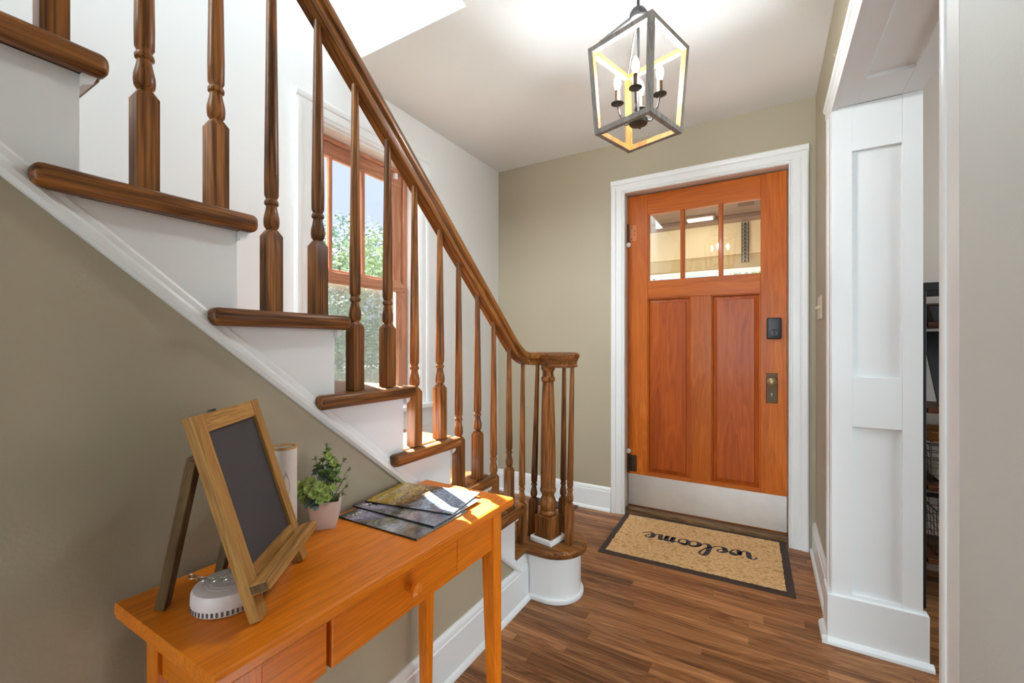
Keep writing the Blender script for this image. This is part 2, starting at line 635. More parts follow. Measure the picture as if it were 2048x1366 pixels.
def casing_prof(w, t):
    # across the width (0 = inner edge), thickness
    return [(0, 0), (0, t * 0.55), (0.006, t * 0.7), (0.010, t * 0.55), (0.016, t * 0.55), (0.020, t * 0.75), (w * 0.55, t * 0.78), (w * 0.62, t * 0.7), (w * 0.68, t * 0.92), (w * 0.82, t), (w - 0.006, t), (w, t * 0.8), (w, 0)]


CW = 0.094
cp = casing_prof(CW, 0.026)
ci0, ci1, ciz = DX0 + 0.012, DX1, DZ1 - 0.012
build('casing_leg', MB().prism([(ci0 - a, YD - b) for a, b in cp], 'z', 0, ciz + CW * 0.5), M['trim'], T1)
build('casing_leg', MB().prism([(ci1 + a, YD - b) for a, b in cp], 'z', 0, ciz + CW * 0.5), M['trim'], T1)
build('casing_head', MB().prism([(YD - b - 0.0008, ciz + a) for a, b in cp], 'x', ci0 - CW - 0.001, ci1 + CW + 0.001), M['trim'], T1)
box('jamb_side', DX0 - 0.02, DX0, YD - 0.001, 3.15, 0, DZ1, M['trim'], T1, 0.001)
box('jamb_side', DX1, DX1 + 0.02, YD - 0.001, 3.15, 0, DZ1, M['trim'], T1, 0.001)
box('jamb_head', DX0 - 0.02, DX1 + 0.02, YD - 0.001, 3.15, DZ1, DZ1 + 0.02, M['trim'], T1, 0.001)
box('door_stop', DX0, DX0 + 0.022, DY_STOP, DY_STOP + 0.02, 0.03, DZ1, M['trim'], T1, 0.001)
box('door_stop', DX1 - 0.022, DX1, DY_STOP, DY_STOP + 0.02, 0.03, DZ1, M['trim'], T1, 0.001)
box('door_stop', DX0 + 0.022, DX1 - 0.022, DY_STOP, DY_STOP + 0.02, DZ1 - 0.022, DZ1, M['trim'], T1, 0.001)
TH = box('door_sill', DX0, DX1, 2.995, 3.19, -0.014, 0.03, M['threshold'], bevel=0.006)
tag(TH, 'worn wooden threshold under the front door', 'threshold', kind=S)

# ================================================================== front door (door_1)
DOOR = thing('door_1', (-0.37, 3.07, 0.032), 'orange-brown wooden front door with three panes and two panels', 'door', kind=S)
DY0, DY1 = 3.05, 3.094
dx0, dx1, dz0, dz1 = -0.8405, 0.1085, 0.036, 2.204
GX0, GX1, GZ0, GZ1 = -0.697, -0.032, 1.603, 2.062      # glazed opening
PX = ((-0.706, -0.427), (-0.304, -0.029))
PZ0, PZ1 = 0.276, 1.481
box('stile', dx0, PX[0][0], DY0, DY1, dz0, dz1, M['door_z'], DOOR)
box('stile', PX[1][1], dx1, DY0, DY1, dz0, dz1, M['door_z'], DOOR)
box('top_rail', PX[0][0], PX[1][1], DY0 + 0.0004, DY1, GZ1, dz1, M['door_x'], DOOR)
box('lock_rail', PX[0][0], PX[1][1], DY0 + 0.0004, DY1, PZ1, GZ0, M['door_x'], DOOR)
box('bottom_rail', PX[0][0], PX[1][1], DY0 + 0.0004, DY1, dz0, PZ0, M['door_x'], DOOR)
box('mullion', PX[0][1], PX[1][0], DY0 + 0.0002, DY1, PZ0, PZ1, M['door_z'], DOOR)
for a, b in PX:
    q = 0.030
    mb = MB()
    z0, z1 = PZ0, PZ1
    o = [(a, z0), (b, z0), (b, z1), (a, z1)]
    i1 = [(a + q, z0 + q), (b - q, z0 + q), (b - q, z1 - q), (a + q, z1 - q)]
    vs = [(x, DY0 + 0.026, z) for x, z in o] + [(x, DY0 + 0.020, z) for x, z in i1] + [(x, DY0 + 0.013, z) for x, z in [(a + q + 0.003, z0 + q + 0.003), (b - q - 0.003, z0 + q + 0.003), (b - q - 0.003, z1 - q - 0.003), (a + q + 0.003, z1 - q - 0.003)]] + [(x, DY1 - 0.01, z) for x, z in o]
    fs = [(k, (k + 1) % 4, 4 + (k + 1) % 4, 4 + k) for k in range(4)] + [(4 + k, 4 + (k + 1) % 4, 8 + (k + 1) % 4, 8 + k) for k in range(4)] + [(8, 9, 10, 11), (15, 14, 13, 12)]
    fs += [(k, 12 + k, 12 + (k + 1) % 4, (k + 1) % 4) for k in range(4)]
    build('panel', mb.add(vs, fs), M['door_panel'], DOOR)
    # small ledge beading round the sunk panel
    for (x0, x1, zz0, zz1) in ((a, a + 0.007, z0, z1), (b - 0.007, b, z0, z1)):
        box('panel_bead', x0, x1, DY0 + 0.006, DY0 + 0.026, zz0, zz1, M['door_z'], DOOR, 0.002)
    for (x0, x1, zz0, zz1) in ((a, b, z0, z0 + 0.007), (a, b, z1 - 0.007, z1)):
        box('panel_bead', x0, x1, DY0 + 0.0055, DY0 + 0.0255, zz0, zz1, M['door_x'], DOOR, 0.002)
gw = 0.0265
third = (GX1 - GX0 - 2 * gw) / 3
for k in range(3):
    x0 = GX0 + k * (third + gw)
    box('pane', x0 + 0.001, x0 + third - 0.001, DY0 + 0.020, DY0 + 0.024, GZ0 + 0.001, GZ1 - 0.001, M['glass'], DOOR, 0)
    if k < 2:
        box('muntin', x0 + third, x0 + third + gw, DY0 + 0.003, DY1 - 0.003, GZ0, GZ1, M['door_z'], DOOR, 0.004)
box('glazing_strip', PX[0][0], GX0, DY0 + 0.0002, DY1, GZ0, GZ1, M['door_z'], DOOR)
KP = box('kick_plate', dx0 + 0.002, dx1 - 0.002, DY0 - 0.0025, DY0 - 0.0002, 0.042, 0.256, M['steel'], DOOR, 0.0006, label='brushed steel kick plate')
for i in range(6):
    for zz in (0.054, 0.244):
        px_ = dx0 + 0.03 + i * (dx1 - dx0 - 0.06) / 5
        put('screw', MB().lathe([(0.0045, 0), (0.004, 0.0012), (0.0015, 0.0018)], seg=8).xf(Matrix.Translation((px_, DY0 - 0.0025, zz)) @ Matrix.Rotation(math.radians(90), 4, 'X')).mesh('screw', M['steel']), KP)
        KP.children[-1].location = (0, 0, 0)
# deadbolt with thumb turn
LK = build('deadbolt', MB().box(0.003, 0.080, DY0 - 0.026, DY0, 1.196, 1.325), M['black_plastic'], DOOR, bevel=0.010, smooth=True, seg=3, label='black electronic deadbolt')
tl = MB().lathe([(0.0225, 0), (0.0225, 0.004), (0.020, 0.007)], seg=24).xf(Matrix.Translation((0.0415, DY0 - 0.026, 1.232)) @ Matrix.Rotation(math.radians(90), 4, 'X'))
th_ = put('thumb_turn', tl.mesh('thumb_turn', M['black_plastic'], smooth=True), LK)
tb = MB().box(0.0375, 0.0455, DY0 - 0.044, DY0 - 0.031, 1.212, 1.252)
put('turn_blade', tb.mesh('turn_blade', M['black_plastic'], 0.003), LK)
put('keypad_mark', MB().box(0.028, 0.056, DY0 - 0.0266, DY0 - 0.0255, 1.2945, 1.2965).mesh('keypad_mark', M['slot']), LK)
# old escutcheon, knob and keyhole
PLT = build('escutcheon', MB().box(0.001, 0.060, DY0 - 0.006, DY0, 0.809, 0.990), M['bronze'], DOOR, bevel=0.003, label='aged bronze escutcheon plate')
kn = MB().lathe([(0.012, 0), (0.011, 0.018), (0.013, 0.026), (0.024, 0.034), (0.0285, 0.044), (0.027, 0.054), (0.018, 0.061), (0.004, 0.063)], seg=24)
kn.xf(Matrix.Translation((0.030, DY0 - 0.006, 0.940)) @ Matrix.Rotation(math.radians(90), 4, 'X'))
put('knob', kn.mesh('knob', M['brass_knob'], smooth=True), PLT)
kh = MB().lathe([(0.0052, 0), (0.0052, 0.0012)], seg=14).xf(Matrix.Translation((0.030, DY0 - 0.006, 0.866)) @ Matrix.Rotation(math.radians(90), 4, 'X'))
kh.box(0.0272, 0.0328, DY0 - 0.0072, DY0 - 0.006, 0.853, 0.866)
put('keyhole', kh.mesh('keyhole', M['cloth']), PLT)
# hinges
for zc, mt, lb in ((1.945, 'copper', 'worn copper hinge leaf'), (0.331, 'bronze', 'dark hinge leaf')):
    HG = build('hinge', MB().box(-0.8325, -0.780, DY0 - 0.0035, DY0, zc - 0.057, zc + 0.057), M[mt], DOOR, bevel=0.001, label=lb)
    kb = MB().lathe([(0.0075, -0.066), (0.0075, 0.066)], c=(-0.8365, DY0 - 0.012, zc), seg=12)
    put('knuckle', kb.mesh('knuckle', M['bronze'], smooth=True), HG)
    for dz in (-0.04, -0.013, 0.013, 0.04):
        sc_ = MB().lathe([(0.0042, 0), (0.003, 0.0012)], seg=8).xf(Matrix.Translation((-0.795 if abs(dz) < 0.02 else -0.815, DY0 - 0.0035, zc + dz)) @ Matrix.Rotation(math.radians(90), 4, 'X'))
        put('screw', sc_.mesh('screw', M['bronze']), HG)
    zt = zc - 0.082 if zc > 1 else zc + 0.085
    tip = MB().lathe([(0.003, -0.017), (0.010, -0.014), (0.0155, -0.005), (0.0155, 0.005), (0.010, 0.014), (0.003, 0.017)], c=(-0.8325, DY0 - 0.016, zt), seg=14)
    put('hinge_tip', tip.mesh('hinge_tip', M['trim'], smooth=True), HG)

# ================================================================== cased opening on the right (trim_2)
T2 = thing('trim_2', (0.36, 2.10, 0), 'white panelled casing of the wide opening at right', 'opening casing', kind=S)
JX0, JX1, JY = 0.222, 0.490, 2.100
pz = ((0.200, 0.846), (1.037, 1.908))
px0, px1 = 0.286, 0.433
box('backing_panel', JX0 + 0.01, JX1 - 0.002, JY + 0.017, JY + 0.0178, 0.0, 2.085, M['trim'], T2, 0)
box('panel_stile', JX0, px0, JY, JY + 0.0172, 0.0, 2.085, M['trim'], T2, 0.001)
box('panel_stile', px1, JX1, JY, JY + 0.0172, 0.0, 2.085, M['trim'], T2, 0.001)
for z0, z1 in ((0.0, pz[0][0]), (pz[0][1], pz[1][0]), (pz[1][1], 2.085)):
    box('panel_rail', px0, px1, JY + 0.0006, JY + 0.0172, z0, z1, M['trim'], T2, 0.001)
box('plinth', 0.207, 0.505, JY - 0.014, JY + 0.03, 0.0, 0.188, M['trim'], T2, 0.003)
build('shoe', MB().prism([(JY - 0.014, 0), (JY - 0.034, 0), (JY - 0.032, 0.010), (JY - 0.022, 0.020), (JY - 0.014, 0.022)], 'x', 0.190, 0.515), M['trim'], T2)
box('plinth_side', 0.207, XR, JY + 0.030, 2.2115, 0.0, 0.188, M['trim'], T2, 0.003)
build('shoe', MB().prism([(0.207, 0), (0.188, 0), (0.190, 0.010), (0.199, 0.020), (0.207, 0.022)], 'y', JY - 0.034, 2.2115), M['trim'], T2)
lp = casing_prof(0.108, 0.026)
build('casing_leg', MB().prism([(XR - b, 2.102 + a) for a, b in lp], 'z', 0.0, 2.085), M['trim'], T2)
hp = casing_prof(0.072, 0.034)
build('casing_head', MB().prism([(XR - b, 2.078 + a) for a, b in hp], 'y', 0.78, 2.225), M['trim'], T2)
build('casing_leg', MB().box(0.2180, 0.25, 0.7845, 0.853, 0.0, 2.085), M['trim'], T2, bevel=0.001, label='near casing board at the right edge')
build('casing_bead', MB().prism([(0.2180 - 0.004 * math.sin(math.radians(a)), 0.841 - 0.012 * math.cos(math.radians(a))) for a in range(0, 181, 15)], 'z', 0.0, 2.085), M['trim'], T2, smooth=True)
box('jamb_near', XR - 0.01, 0.49, 0.836, 0.853, 0.0, 2.085, M['trim'], T2, 0.001)
# soffit with sunk panel
sx0, sx1 = 0.300, 0.430
box('soffit_panel', 0.242, 0.488, 0.853, JY, 2.098, 2.104, M['trim'], T2, 0)
box('soffit_stile', XR - 0.004, sx0, 0.853, JY, 2.085, 2.099, M['trim'], T2, 0.001)
box('soffit_stile', sx1, 0.490, 0.853, JY, 2.085, 2.099, M['trim'], T2, 0.001)
box('soffit_rail', sx0, sx1, 1.92, JY, 2.0855, 2.099, M['trim'], T2, 0.001)
box('soffit_rail', sx0, sx1, 0.853, 1.02, 2.0855, 2.099, M['trim'], T2, 0.001)

# ================================================================== window (window_1)
WIN = thing('window_1', (XL, 1.65, 0.80), 'wooden double-hung window with white casing behind the balusters', 'window', kind=S)
wp = casing_prof(0.095, 0.026)
build('casing_leg', MB().prism([(XL + b, WY0 - a) for a, b in wp], 'z', 0.80, WZ1 + 0.04), M['trim'], WIN)
build('casing_leg', MB().prism([(XL + b, WY1 + a) for a, b in wp], 'z', 0.80, WZ1 + 0.04), M['trim'], WIN)
build('casing_head', MB().prism([(XL + b + 0.0006, WZ1 + a) for a, b in wp], 'y', WY0 - 0.0955, WY1 + 0.0955), M['trim'], WIN)
box('stool', -2.0, XL + 0.06, WY0 - 0.125, WY1 + 0.125, 0.772, 0.802, M['trim'], WIN, 0.006)
box('apron', XL, XL + 0.018, WY0 - 0.09, WY1 + 0.09, 0.655, 0.772, M['trim'], WIN, 0.002)
box('jamb_side', -2.05, XL + 0.001, WY0, WY0 + 0.012, 0.80, WZ1, M['trim'], WIN, 0)
box('jamb_side', -2.05, XL + 0.001, WY1 - 0.012, WY1, 0.80, WZ1, M['trim'], WIN, 0)
box('jamb_head', -2.05, XL + 0.001, WY0, WY1, WZ1 - 0.012, WZ1, M['trim'], WIN, 0)
sy0, sy1 = WY0 + 0.012, WY1 - 0.012
# upper sash
us = box('upper_sash', -1.975, -1.945, sy1 - 0.10, sy1 - 0.035, 1.50, 2.205, M['sash'], WIN, 0.003)
us_l = -wpos(us)


def sub(name, par, x0, x1, y0, y1, z0, z1, mat, bev=0.002):
    o = put(name, MB().box(x0, x1, y0, y1, z0, z1).mesh(name, mat, bev), par)
    o.location = (0, 0, 0)
    return o


sub('stile', us, -1.975, -1.945, sy0 + 0.01, sy0 + 0.06, 1.50, 2.205, M['sash'])
sub('top_rail', us, -1.974, -1.944, sy0 + 0.01, sy1 - 0.035, 2.135, 2.206, M['sash_h'])
sub('meeting_rail', us, -1.974, -1.944, sy0 + 0.01, sy1 - 0.035, 1.495, 1.555, M['sash_h'])
for yy in (1.456, 1.668):
    sub('muntin', us, -1.972, -1.947, yy - 0.011, yy + 0.011, 1.55, 2.14, M['sash'], 0.004)
for a, b in ((sy0 + 0.055, 1.456), (1.456, 1.668), (1.668, sy1 - 0.09)):
    sub('pane', us, -1.962, -1.959, a, b, 1.54, 2.15, M['glass'], 0)
box('sash_stop', -1.990, -1.930, sy1 - 0.034, sy1 - 0.001, 0.80, WZ1 - 0.012, M['sash'], WIN, 0.004)
box('sash_stop', -1.990, -1.930, sy0 + 0.001, sy0 + 0.012, 0.80, WZ1 - 0.012, M['sash'], WIN, 0.004)
box('sash_stop', -1.990, -1.935, sy0, sy1, 2.207, WZ1 - 0.012, M['sash_h'], WIN, 0.004)
ls = box('lower_sash', -1.944, -1.915, sy1 - 0.085, sy1 - 0.034, 0.80, 1.535, M['sash'], WIN, 0.003)
sub('stile', ls, -1.944, -1.915, sy0 + 0.012, sy0 + 0.06, 0.80, 1.535, M['sash'])
sub('meeting_rail', ls, -1.943, -1.914, sy0 + 0.012, sy1 - 0.034, 1.480, 1.536, M['sash_h'])
sub('bottom_rail', ls, -1.943, -1.914, sy0 + 0.012, sy1 - 0.034, 0.803, 0.875, M['sash_h'])
sub('pane', ls, -1.931, -1.928, sy0 + 0.05, sy1 - 0.075, 0.865, 1.49, M['lower_glass'], 0)
t_ = NT('insect_screen_mesh')
t_.n.remove(t_.b)
tr_ = t_.new('ShaderNodeBsdfTransparent')
df_ = t_.new('ShaderNodeBsdfDiffuse')
df_.inputs['Color'].default_value = rgb(150, 152, 150)
mx_ = t_.new('ShaderNodeMixShader')
mx_.inputs[0].default_value = 0.42
t_.link(tr_.outputs[0], mx_.inputs[1])
t_.link(df_.outputs[0], mx_.inputs[2])
t_.link(mx_.outputs[0], t_.out.inputs['Surface'])
box('insect_screen', -2.012, -2.010, sy0 + 0.03, sy1 - 0.04, 0.83, 1.50, t_.m, WIN, 0)
box('sash_bracket', -1.945, -1.925, 1.885, 1.91, 2.165, 2.20, M['trim'], WIN, 0.003)

# ================================================================== staircase
ST = thing('staircase', (-1.4, 1.0, 0), 'white staircase with dark oak treads climbing past the window', 'staircase')
TOP = [0] + [0.245 + 0.198 * k for k in range(14)]
NOS = {1: 2.018, 2: 1.672, 3: 1.455, 4: 1.222, 5: 0.995, 6: 0.752, 7: 0.516, 8: 0.276}
for k in range(9, 14):
    NOS[k] = 0.276 - 0.2335 * (k - 8)
RIS = {k: NOS[k] - 0.030 for k in NOS}
TT = 0.036
NT_ = 11
BCX, BCY, BR = -0.860, 1.870, 0.148


def arc(cx, cy, r, a0, a1, n):
    return [(cx + r * math.cos(math.radians(a0 + (a1 - a0) * i / n)), cy + r * math.sin(math.radians(a0 + (a1 - a0) * i / n))) for i in range(n + 1)]


# first step: bullnose
pl = [(XL, RIS[2]), (XS + 0.012, RIS[2])] + [(XS + 0.012, BCY - BR)] + arc(BCX, BCY, BR, -90, 90, 24) + [(XL, BCY + BR)]
t1 = build('tread', MB().prism(pl, 'z', TOP[1] - TT, TOP[1]), M['oak_x'], ST, bevel=0.012, smooth=True, seg=3, label='dark oak bullnose starting tread', angle=50)
pr = [(XL, RIS[2]), (XS + 0.004, RIS[2]), (XS + 0.004, BCY - 0.118)] + arc(BCX, BCY, 0.118, -90, 90, 28) + [(XL, BCY + 0.118)]
build('riser', MB().prism(pr, 'z', 0, TOP[1] - TT), M['trim'], ST, smooth=True, label='white rounded bullnose riser', angle=50)
pr = [(XL, 1.9), (XS + 0.004, 1.9), (XS + 0.004, BCY - 0.131)] + arc(BCX, BCY, 0.131, -90, 90, 28) + [(XL, BCY + 0.131)]
build('riser_shoe', MB().prism(pr, 'z', 0, 0.026), M['trim'], ST, bevel=0.007, smooth=True, seg=3, angle=50)
for k in range(2, NT_ + 1):
    t = build('tread', MB().prism([(XL, NOS[k]), (XS, NOS[k]), (XS, RIS[k + 1] - 0.006), (XL, RIS[k + 1] - 0.006)], 'z', TOP[k] - TT, TOP[k]), M['oak_x'], ST, bevel=0.013, smooth=True, seg=4)
    rt = MB().prism([(XS - 0.001, NOS[k]), (-0.918, NOS[k]), (-0.918, RIS[k + 1] - 0.058), (XS - 0.001, RIS[k + 1] - 0.058)], 'z', TOP[k] - TT, TOP[k])
    put('tread_return', rt.mesh('tread_return', M['oak_y'], 0.013, True, 4), t)
    build('riser', MB().box(XL, XS - 0.002, RIS[k] - 0.02, RIS[k], TOP[k - 1], TOP[k] - TT), M['trim'], ST, bevel=0)
    build('cove', MB().prism([(RIS[k], TOP[k] - TT), (RIS[k] + 0.018, TOP[k] - TT), (RIS[k] + 0.014, TOP[k] - TT - 0.012), (RIS[k], TOP[k] - TT - 0.02)], 'x', XL, XS + 0.016), M['trim'], ST)
# skirt: white stepped board on the open side
zz = [(RIS[2], TOP[1] - 0.03)]
poly = [(RIS[2], mould_z(RIS[2]) - 0.0)]
for k in range(2, NT_ + 1):
    poly.append((RIS[k], TOP[k] - TT + 0.001))
    poly.append((RIS[k + 1], TOP[k] - TT + 0.001))
poly.append((RIS[NT_ + 1], mould_z(RIS[NT_ + 1])))
build('skirt_board', MB().prism(poly, 'x', XS - 0.03, XS + 0.004), M['trim'], ST)
ya, yb = 1.735, -1.2
nx = Vector((0, math.sin(math.atan(0.8355)), math.cos(math.atan(0.8355))))
fr = [(Vector((XS, yy, mould_z(yy))), Vector((1, 0, 0)), nx) for yy in (yb, ya)]
build('skirt_moulding', MB().sweep([(-0.01, -0.006), (0.010, -0.006), (0.017, 0.0), (0.018, 0.008), (0.014, 0.014), (0.010, 0.016), (0.009, 0.026), (0.006, 0.031), (-0.01, 0.032)], fr), M['trim'], ST)
build('skirt_end', MB().box(XS - 0.02, XS + 0.012, 1.642, 1.755, 0.165, 0.211), M['trim'], ST, bevel=0.002)

# ================================================================== railing
RL = thing('stair_railing', (-0.97, 1.80, 0.245), 'dark oak stair railing with turned balusters and round newel cap', 'railing')
XB = -0.970


def rail_z(yy):
    return 1.979 - 0.883 * (yy - 0.673)


pts = []
yy = -0.5
while yy < 1.56:
    pts.append((XB, yy, rail_z(yy)))
    yy += 0.15
pts += [(XB, 1.575, rail_z(1.575)), (XB, 1.60, rail_z(1.60)), (XB, 1.63, 1.1345), (XB, 1.655, 1.1165), (XB, 1.68, 1.101), (XB, 1.705, 1.088), (XB, 1.735, 1.0765), (XB + 0.001, 1.765, 1.0695), (XB + 0.006, 1.80, 1.066), (XB + 0.017, 1.835, 1.065), (XB + 0.04, 1.865, 1.065), (XB + 0.075, 1.88, 1.065)]
pts = [Vector(q) for q in pts]
frames = []
for i, q in enumerate(pts):
    t = (pts[min(i + 1, len(pts) - 1)] - pts[max(i - 1, 0)]).normalized()
    side = t.cross(Vector((0, 0, 1))).normalized()
    up = side.cross(t)
    frames.append((q, side, up))
hw = 0.029
rp = [(-0.021, 0.0), (0.021, 0.0), (0.0225, 0.006), (0.0225, 0.020), (0.0255, 0.0225), (0.0225, 0.026), (hw, 0.031), (hw + 0.0005, 0.044), (hw - 0.005, 0.055), (0.012, 0.0605), (0, 0.062),
      (-0.012, 0.0605), (-hw + 0.005, 0.055), (-hw - 0.0005, 0.044), (-hw, 0.031), (-0.0225, 0.026), (-0.0255, 0.0225), (-0.0225, 0.020), (-0.0225, 0.006)]
build('handrail', MB().sweep(rp, frames), M['oak_rail'], RL, smooth=True, angle=38)
# round cap
CAPX, CAPY, CAPZ = -0.846, 1.882, 1.056
capm = MB().lathe([(0.080, 0.0), (0.086, 0.002), (0.087, 0.010), (0.083, 0.014), (0.083, 0.018), (0.086, 0.030), (0.092, 0.042), (0.0955, 0.052), (0.0955, 0.060), (0.090, 0.067), (0.075, 0.070), (0.03, 0.071)], seg=44)
cp_ = build('newel_cap', capm.xf(Matrix.Translation((CAPX, CAPY, CAPZ))), M['oak_x'], RL, smooth=True, label='dark round newel cap')
# newel
NX, NY, NZ = -0.884, 1.838, TOP[1]
nw = MB()
nw.box(-0.046, 0.046, -0.046, 0.046, 0.0, 0.122)
newel_b = put('newel_post', nw.mesh('newel_post', M['oak_z'], 0.004), RL, Vector((NX, NY, NZ)) - RL.location, (0, 0, math.radians(-10)))
prof = [(0.030, 0.118), (0.037, 0.124), (0.039, 0.132), (0.036, 0.140), (0.032, 0.144), (0.035, 0.150), (0.0395, 0.164), (0.039, 0.180), (0.034, 0.196), (0.029, 0.206), (0.028, 0.213), (0.032, 0.222), (0.037, 0.230), (0.038, 0.240), (0.035, 0.248), (0.0345, 0.252),
        (0.0355, 0.30), (0.0350, 0.42), (0.0325, 0.56), (0.0290, 0.68), (0.0262, 0.738), (0.0262, 0.742), (0.031, 0.746), (0.0335, 0.754), (0.0325, 0.762), (0.027, 0.769), (0.0262, 0.776), (0.0262, 0.792), (0.030, 0.797), (0.033, 0.804), (0.034, 0.813)]
put('turned_shaft', MB().lathe(prof, seg=28).mesh('turned_shaft', M['oak_z'], smooth=True, angle=45), newel_b)
wb2 = MB()
for (x0, x1, y0, y1) in ((-0.062, 0.062, -0.062, -0.046), (0.046, 0.062, -0.046, 0.062), (-0.062, -0.046, -0.046, 0.062), (-0.046, 0.046, 0.046, 0.062)):
    wb2.box(x0, x1, y0, y1, 0, 0.026)
put('base_collar', wb2.mesh('base_collar', M['trim'], 0.006), newel_b)['label'] = 'white painted base moulding'


# balusters
def baluster_mesh(h):
    w = 0.017
    mb = MB()
    s = 0.172
    c = 0.0095
    # square base with chamfered shoulders
    vs = []
    for z, ww in ((0, w), (s, w)):
        vs += [(-ww, -ww, z), (ww, -ww, z), (ww, ww, z), (-ww, ww, z)]
    ww = c
    vs += [(-ww, -ww, s + 0.014), (ww, -ww, s + 0.014), (ww, ww, s + 0.014), (-ww, ww, s + 0.014)]
    fs = [(3, 2, 1, 0)] + [(j * 4 + i, j * 4 + (i + 1) % 4, (j + 1) * 4 + (i + 1) % 4, (j + 1) * 4 + i) for j in (0, 1) for i in range(4)] + [(8, 9, 10, 11)]
    mb.add(vs, fs)
    pr_ = [(0.0085, s + 0.008), (0.0115, s + 0.016), (0.0155, s + 0.022), (0.0165, s + 0.032), (0.0160, s + 0.042), (0.0130, s + 0.056), (0.0112, s + 0.066), (0.0112, s + 0.069), (0.0145, s + 0.072), (0.0150, s + 0.076), (0.0140, s + 0.080), (0.0118, s + 0.083), (0.0118, s + 0.086), (0.0148, s + 0.092), (0.0152, s + 0.13)]
    z0 = s + 0.13
    for t in (0.2, 0.4, 0.6, 0.8, 1.0):
        pr_.append((0.0152 - 0.0062 * t, z0 + (h - z0) * t))
    mb.lathe(pr_, seg=14)
    return mb.mesh('baluster', M['oak_z'], smooth=True, angle=35)


bal = []
for k, ys in ((9, (-0.02, 0.095)), (8, (0.110, 0.219)), (7, (0.337, 0.455)), (6, (0.570, 0.688)), (5, (0.802, 0.920)), (4, (1.034, 1.159)), (3, (1.264, 1.384)), (2, (1.499, 1.624))):
    for yv in ys:
        bal.append((XB, yv, TOP[k], rail_z(yv) + 0.012, 0, 0))
for (x, y_, tx, ty, zt) in ((-0.980, 1.753, -0.973, 1.755, 1.082), (-0.966, 1.838, -0.946, 1.852, 1.072), (-0.846, 1.925, -0.842, 1.930, 1.062), (-0.783, 1.850, -0.776, 1.873, 1.062)):
    bal.append((x, y_, TOP[1], zt, tx - x, ty - y_))
for (x, y_, z, zt, lx, ly) in bal:
    h = zt - z
    b = put('baluster', baluster_mesh(h), RL, Vector((x, y_, z)) - RL.location)
    if lx or ly:
        b.rotation_euler = (-math.atan2(ly, h), math.atan2(lx, h), math.radians(0))

# ================================================================== console table
TB = thing('console_table', (-0.765, 0.665, 0), 'honey oak console table with one drawer below the stairs', 'table')
tx0, tx1, ty0, ty1, tz = -0.930, -0.606, 0.283, 1.040, 0.735
ttk = 0.024
cuts = [tx0, -0.818, -0.705, tx1]
for i in range(3):
    a, b = cuts[i], cuts[i + 1]
    z0, z1 = tz - ttk, tz
    r_ = 0.006
    poly = []
    if i == 0:
        poly += [(a + r_, z0), (a, z0 + r_), (a, z1 - r_), (a + r_ * 0.3, z1 - r_ * 0.3), (a + r_, z1)]
    else:
        poly += [(a, z0), (a, z1)]
    if i == 2:
        poly += [(b - r_, z1), (b - r_ * 0.3, z1 - r_ * 0.3), (b, z1 - r_), (b, z0 + r_), (b - r_, z0)]
    else:
        poly += [(b, z1), (b, z0)]
    build('top_board', MB().prism(poly, 'y', ty0, ty1), M['honey_y'], TB)
ax0, ax1, ay0, ay1 = -0.900, -0.632, 0.318, 1.005
az0, az1 = 0.613, tz - ttk
lw = 0.040


def leg(x0, y0, sx, sy):
    """square leg tapering on its two inner faces; (x0,y0) outer corner, sx/sy point inwards"""
    t, b_ = lw, 0.024
    mb = MB()
    vs = []
    for z, q in ((0.0, b_), (az0, t), (az1, t)):
        xs = sorted((x0, x0 + sx * q))
        ys = sorted((y0, y0 + sy * q))
        vs += [(xs[0], ys[0], z), (xs[1], ys[0], z), (xs[1], ys[1], z), (xs[0], ys[1], z)]
    fs = [(3, 2, 1, 0), (8, 9, 10, 11)] + [(j * 4 + i, j * 4 + (i + 1) % 4, (j + 1) * 4 + (i + 1) % 4, (j + 1) * 4 + i) for j in (0, 1) for i in range(4)]
    build('leg', mb.add(vs, fs), M['honey_z'], TB, bevel=0.002)


leg(ax1 + 0.006, ay1 + 0.003, -1, -1)
leg(ax1 + 0.006, ay0 - 0.003, -1, 1)
leg(ax0, ay1 + 0.003, 1, -1)
leg(ax0, ay0 - 0.003, 1, 1)
box('side_apron', ax0 + lw, ax1 - lw + 0.006, ay0 + 0.004, ay0 + 0.022, az0, az1, M['honey_x'], TB, 0.0015)
box('side_apron', ax0 + lw, ax1 - lw + 0.006, ay1 - 0.022, ay1 - 0.004, az0, az1, M['honey_x'], TB, 0.0015)
box('back_apron', ax0 + 0.006, ax0 + 0.024, ay0 + lw, ay1 - lw, az0, az1, M['honey_y'], TB, 0.0015)
DR0, DR1 = 0.474, 0.818
box('front_apron', ax1 - 0.020, ax1, ay0 + lw - 0.003, DR0 - 0.008, az0, az1, M['honey_y'], TB, 0.003)
box('front_apron', ax1 - 0.020, ax1, DR1 + 0.001, ay1 - lw + 0.003, az0, az1, M['honey_y'], TB, 0.001)
box('drawer_runner', ax1 - 0.020, ax1 - 0.014, DR0 - 0.009, DR0 + 0.002, az0 + 0.012, az1, M['honey_z'], TB, 0.001)
dr = box('drawer', ax1 - 0.020, ax1 + 0.0006, DR0, DR1, az0 + 0.0, az1 - 0.002, M['honey_y'], TB, 0.003)
kn = MB().lathe([(0.008, 0), (0.0065, 0.006), (0.0075, 0.011), (0.013, 0.016), (0.0155, 0.021), (0.0145, 0.027), (0.008, 0.031), (0.002, 0.032)], seg=20)
kn.xf(Matrix.Translation((ax1, 0.655, 0.664)) @ Matrix.Rotation(math.radians(90), 4, 'Y'))
put('knob', kn.mesh('knob', M['honey_x'], smooth=True), dr)

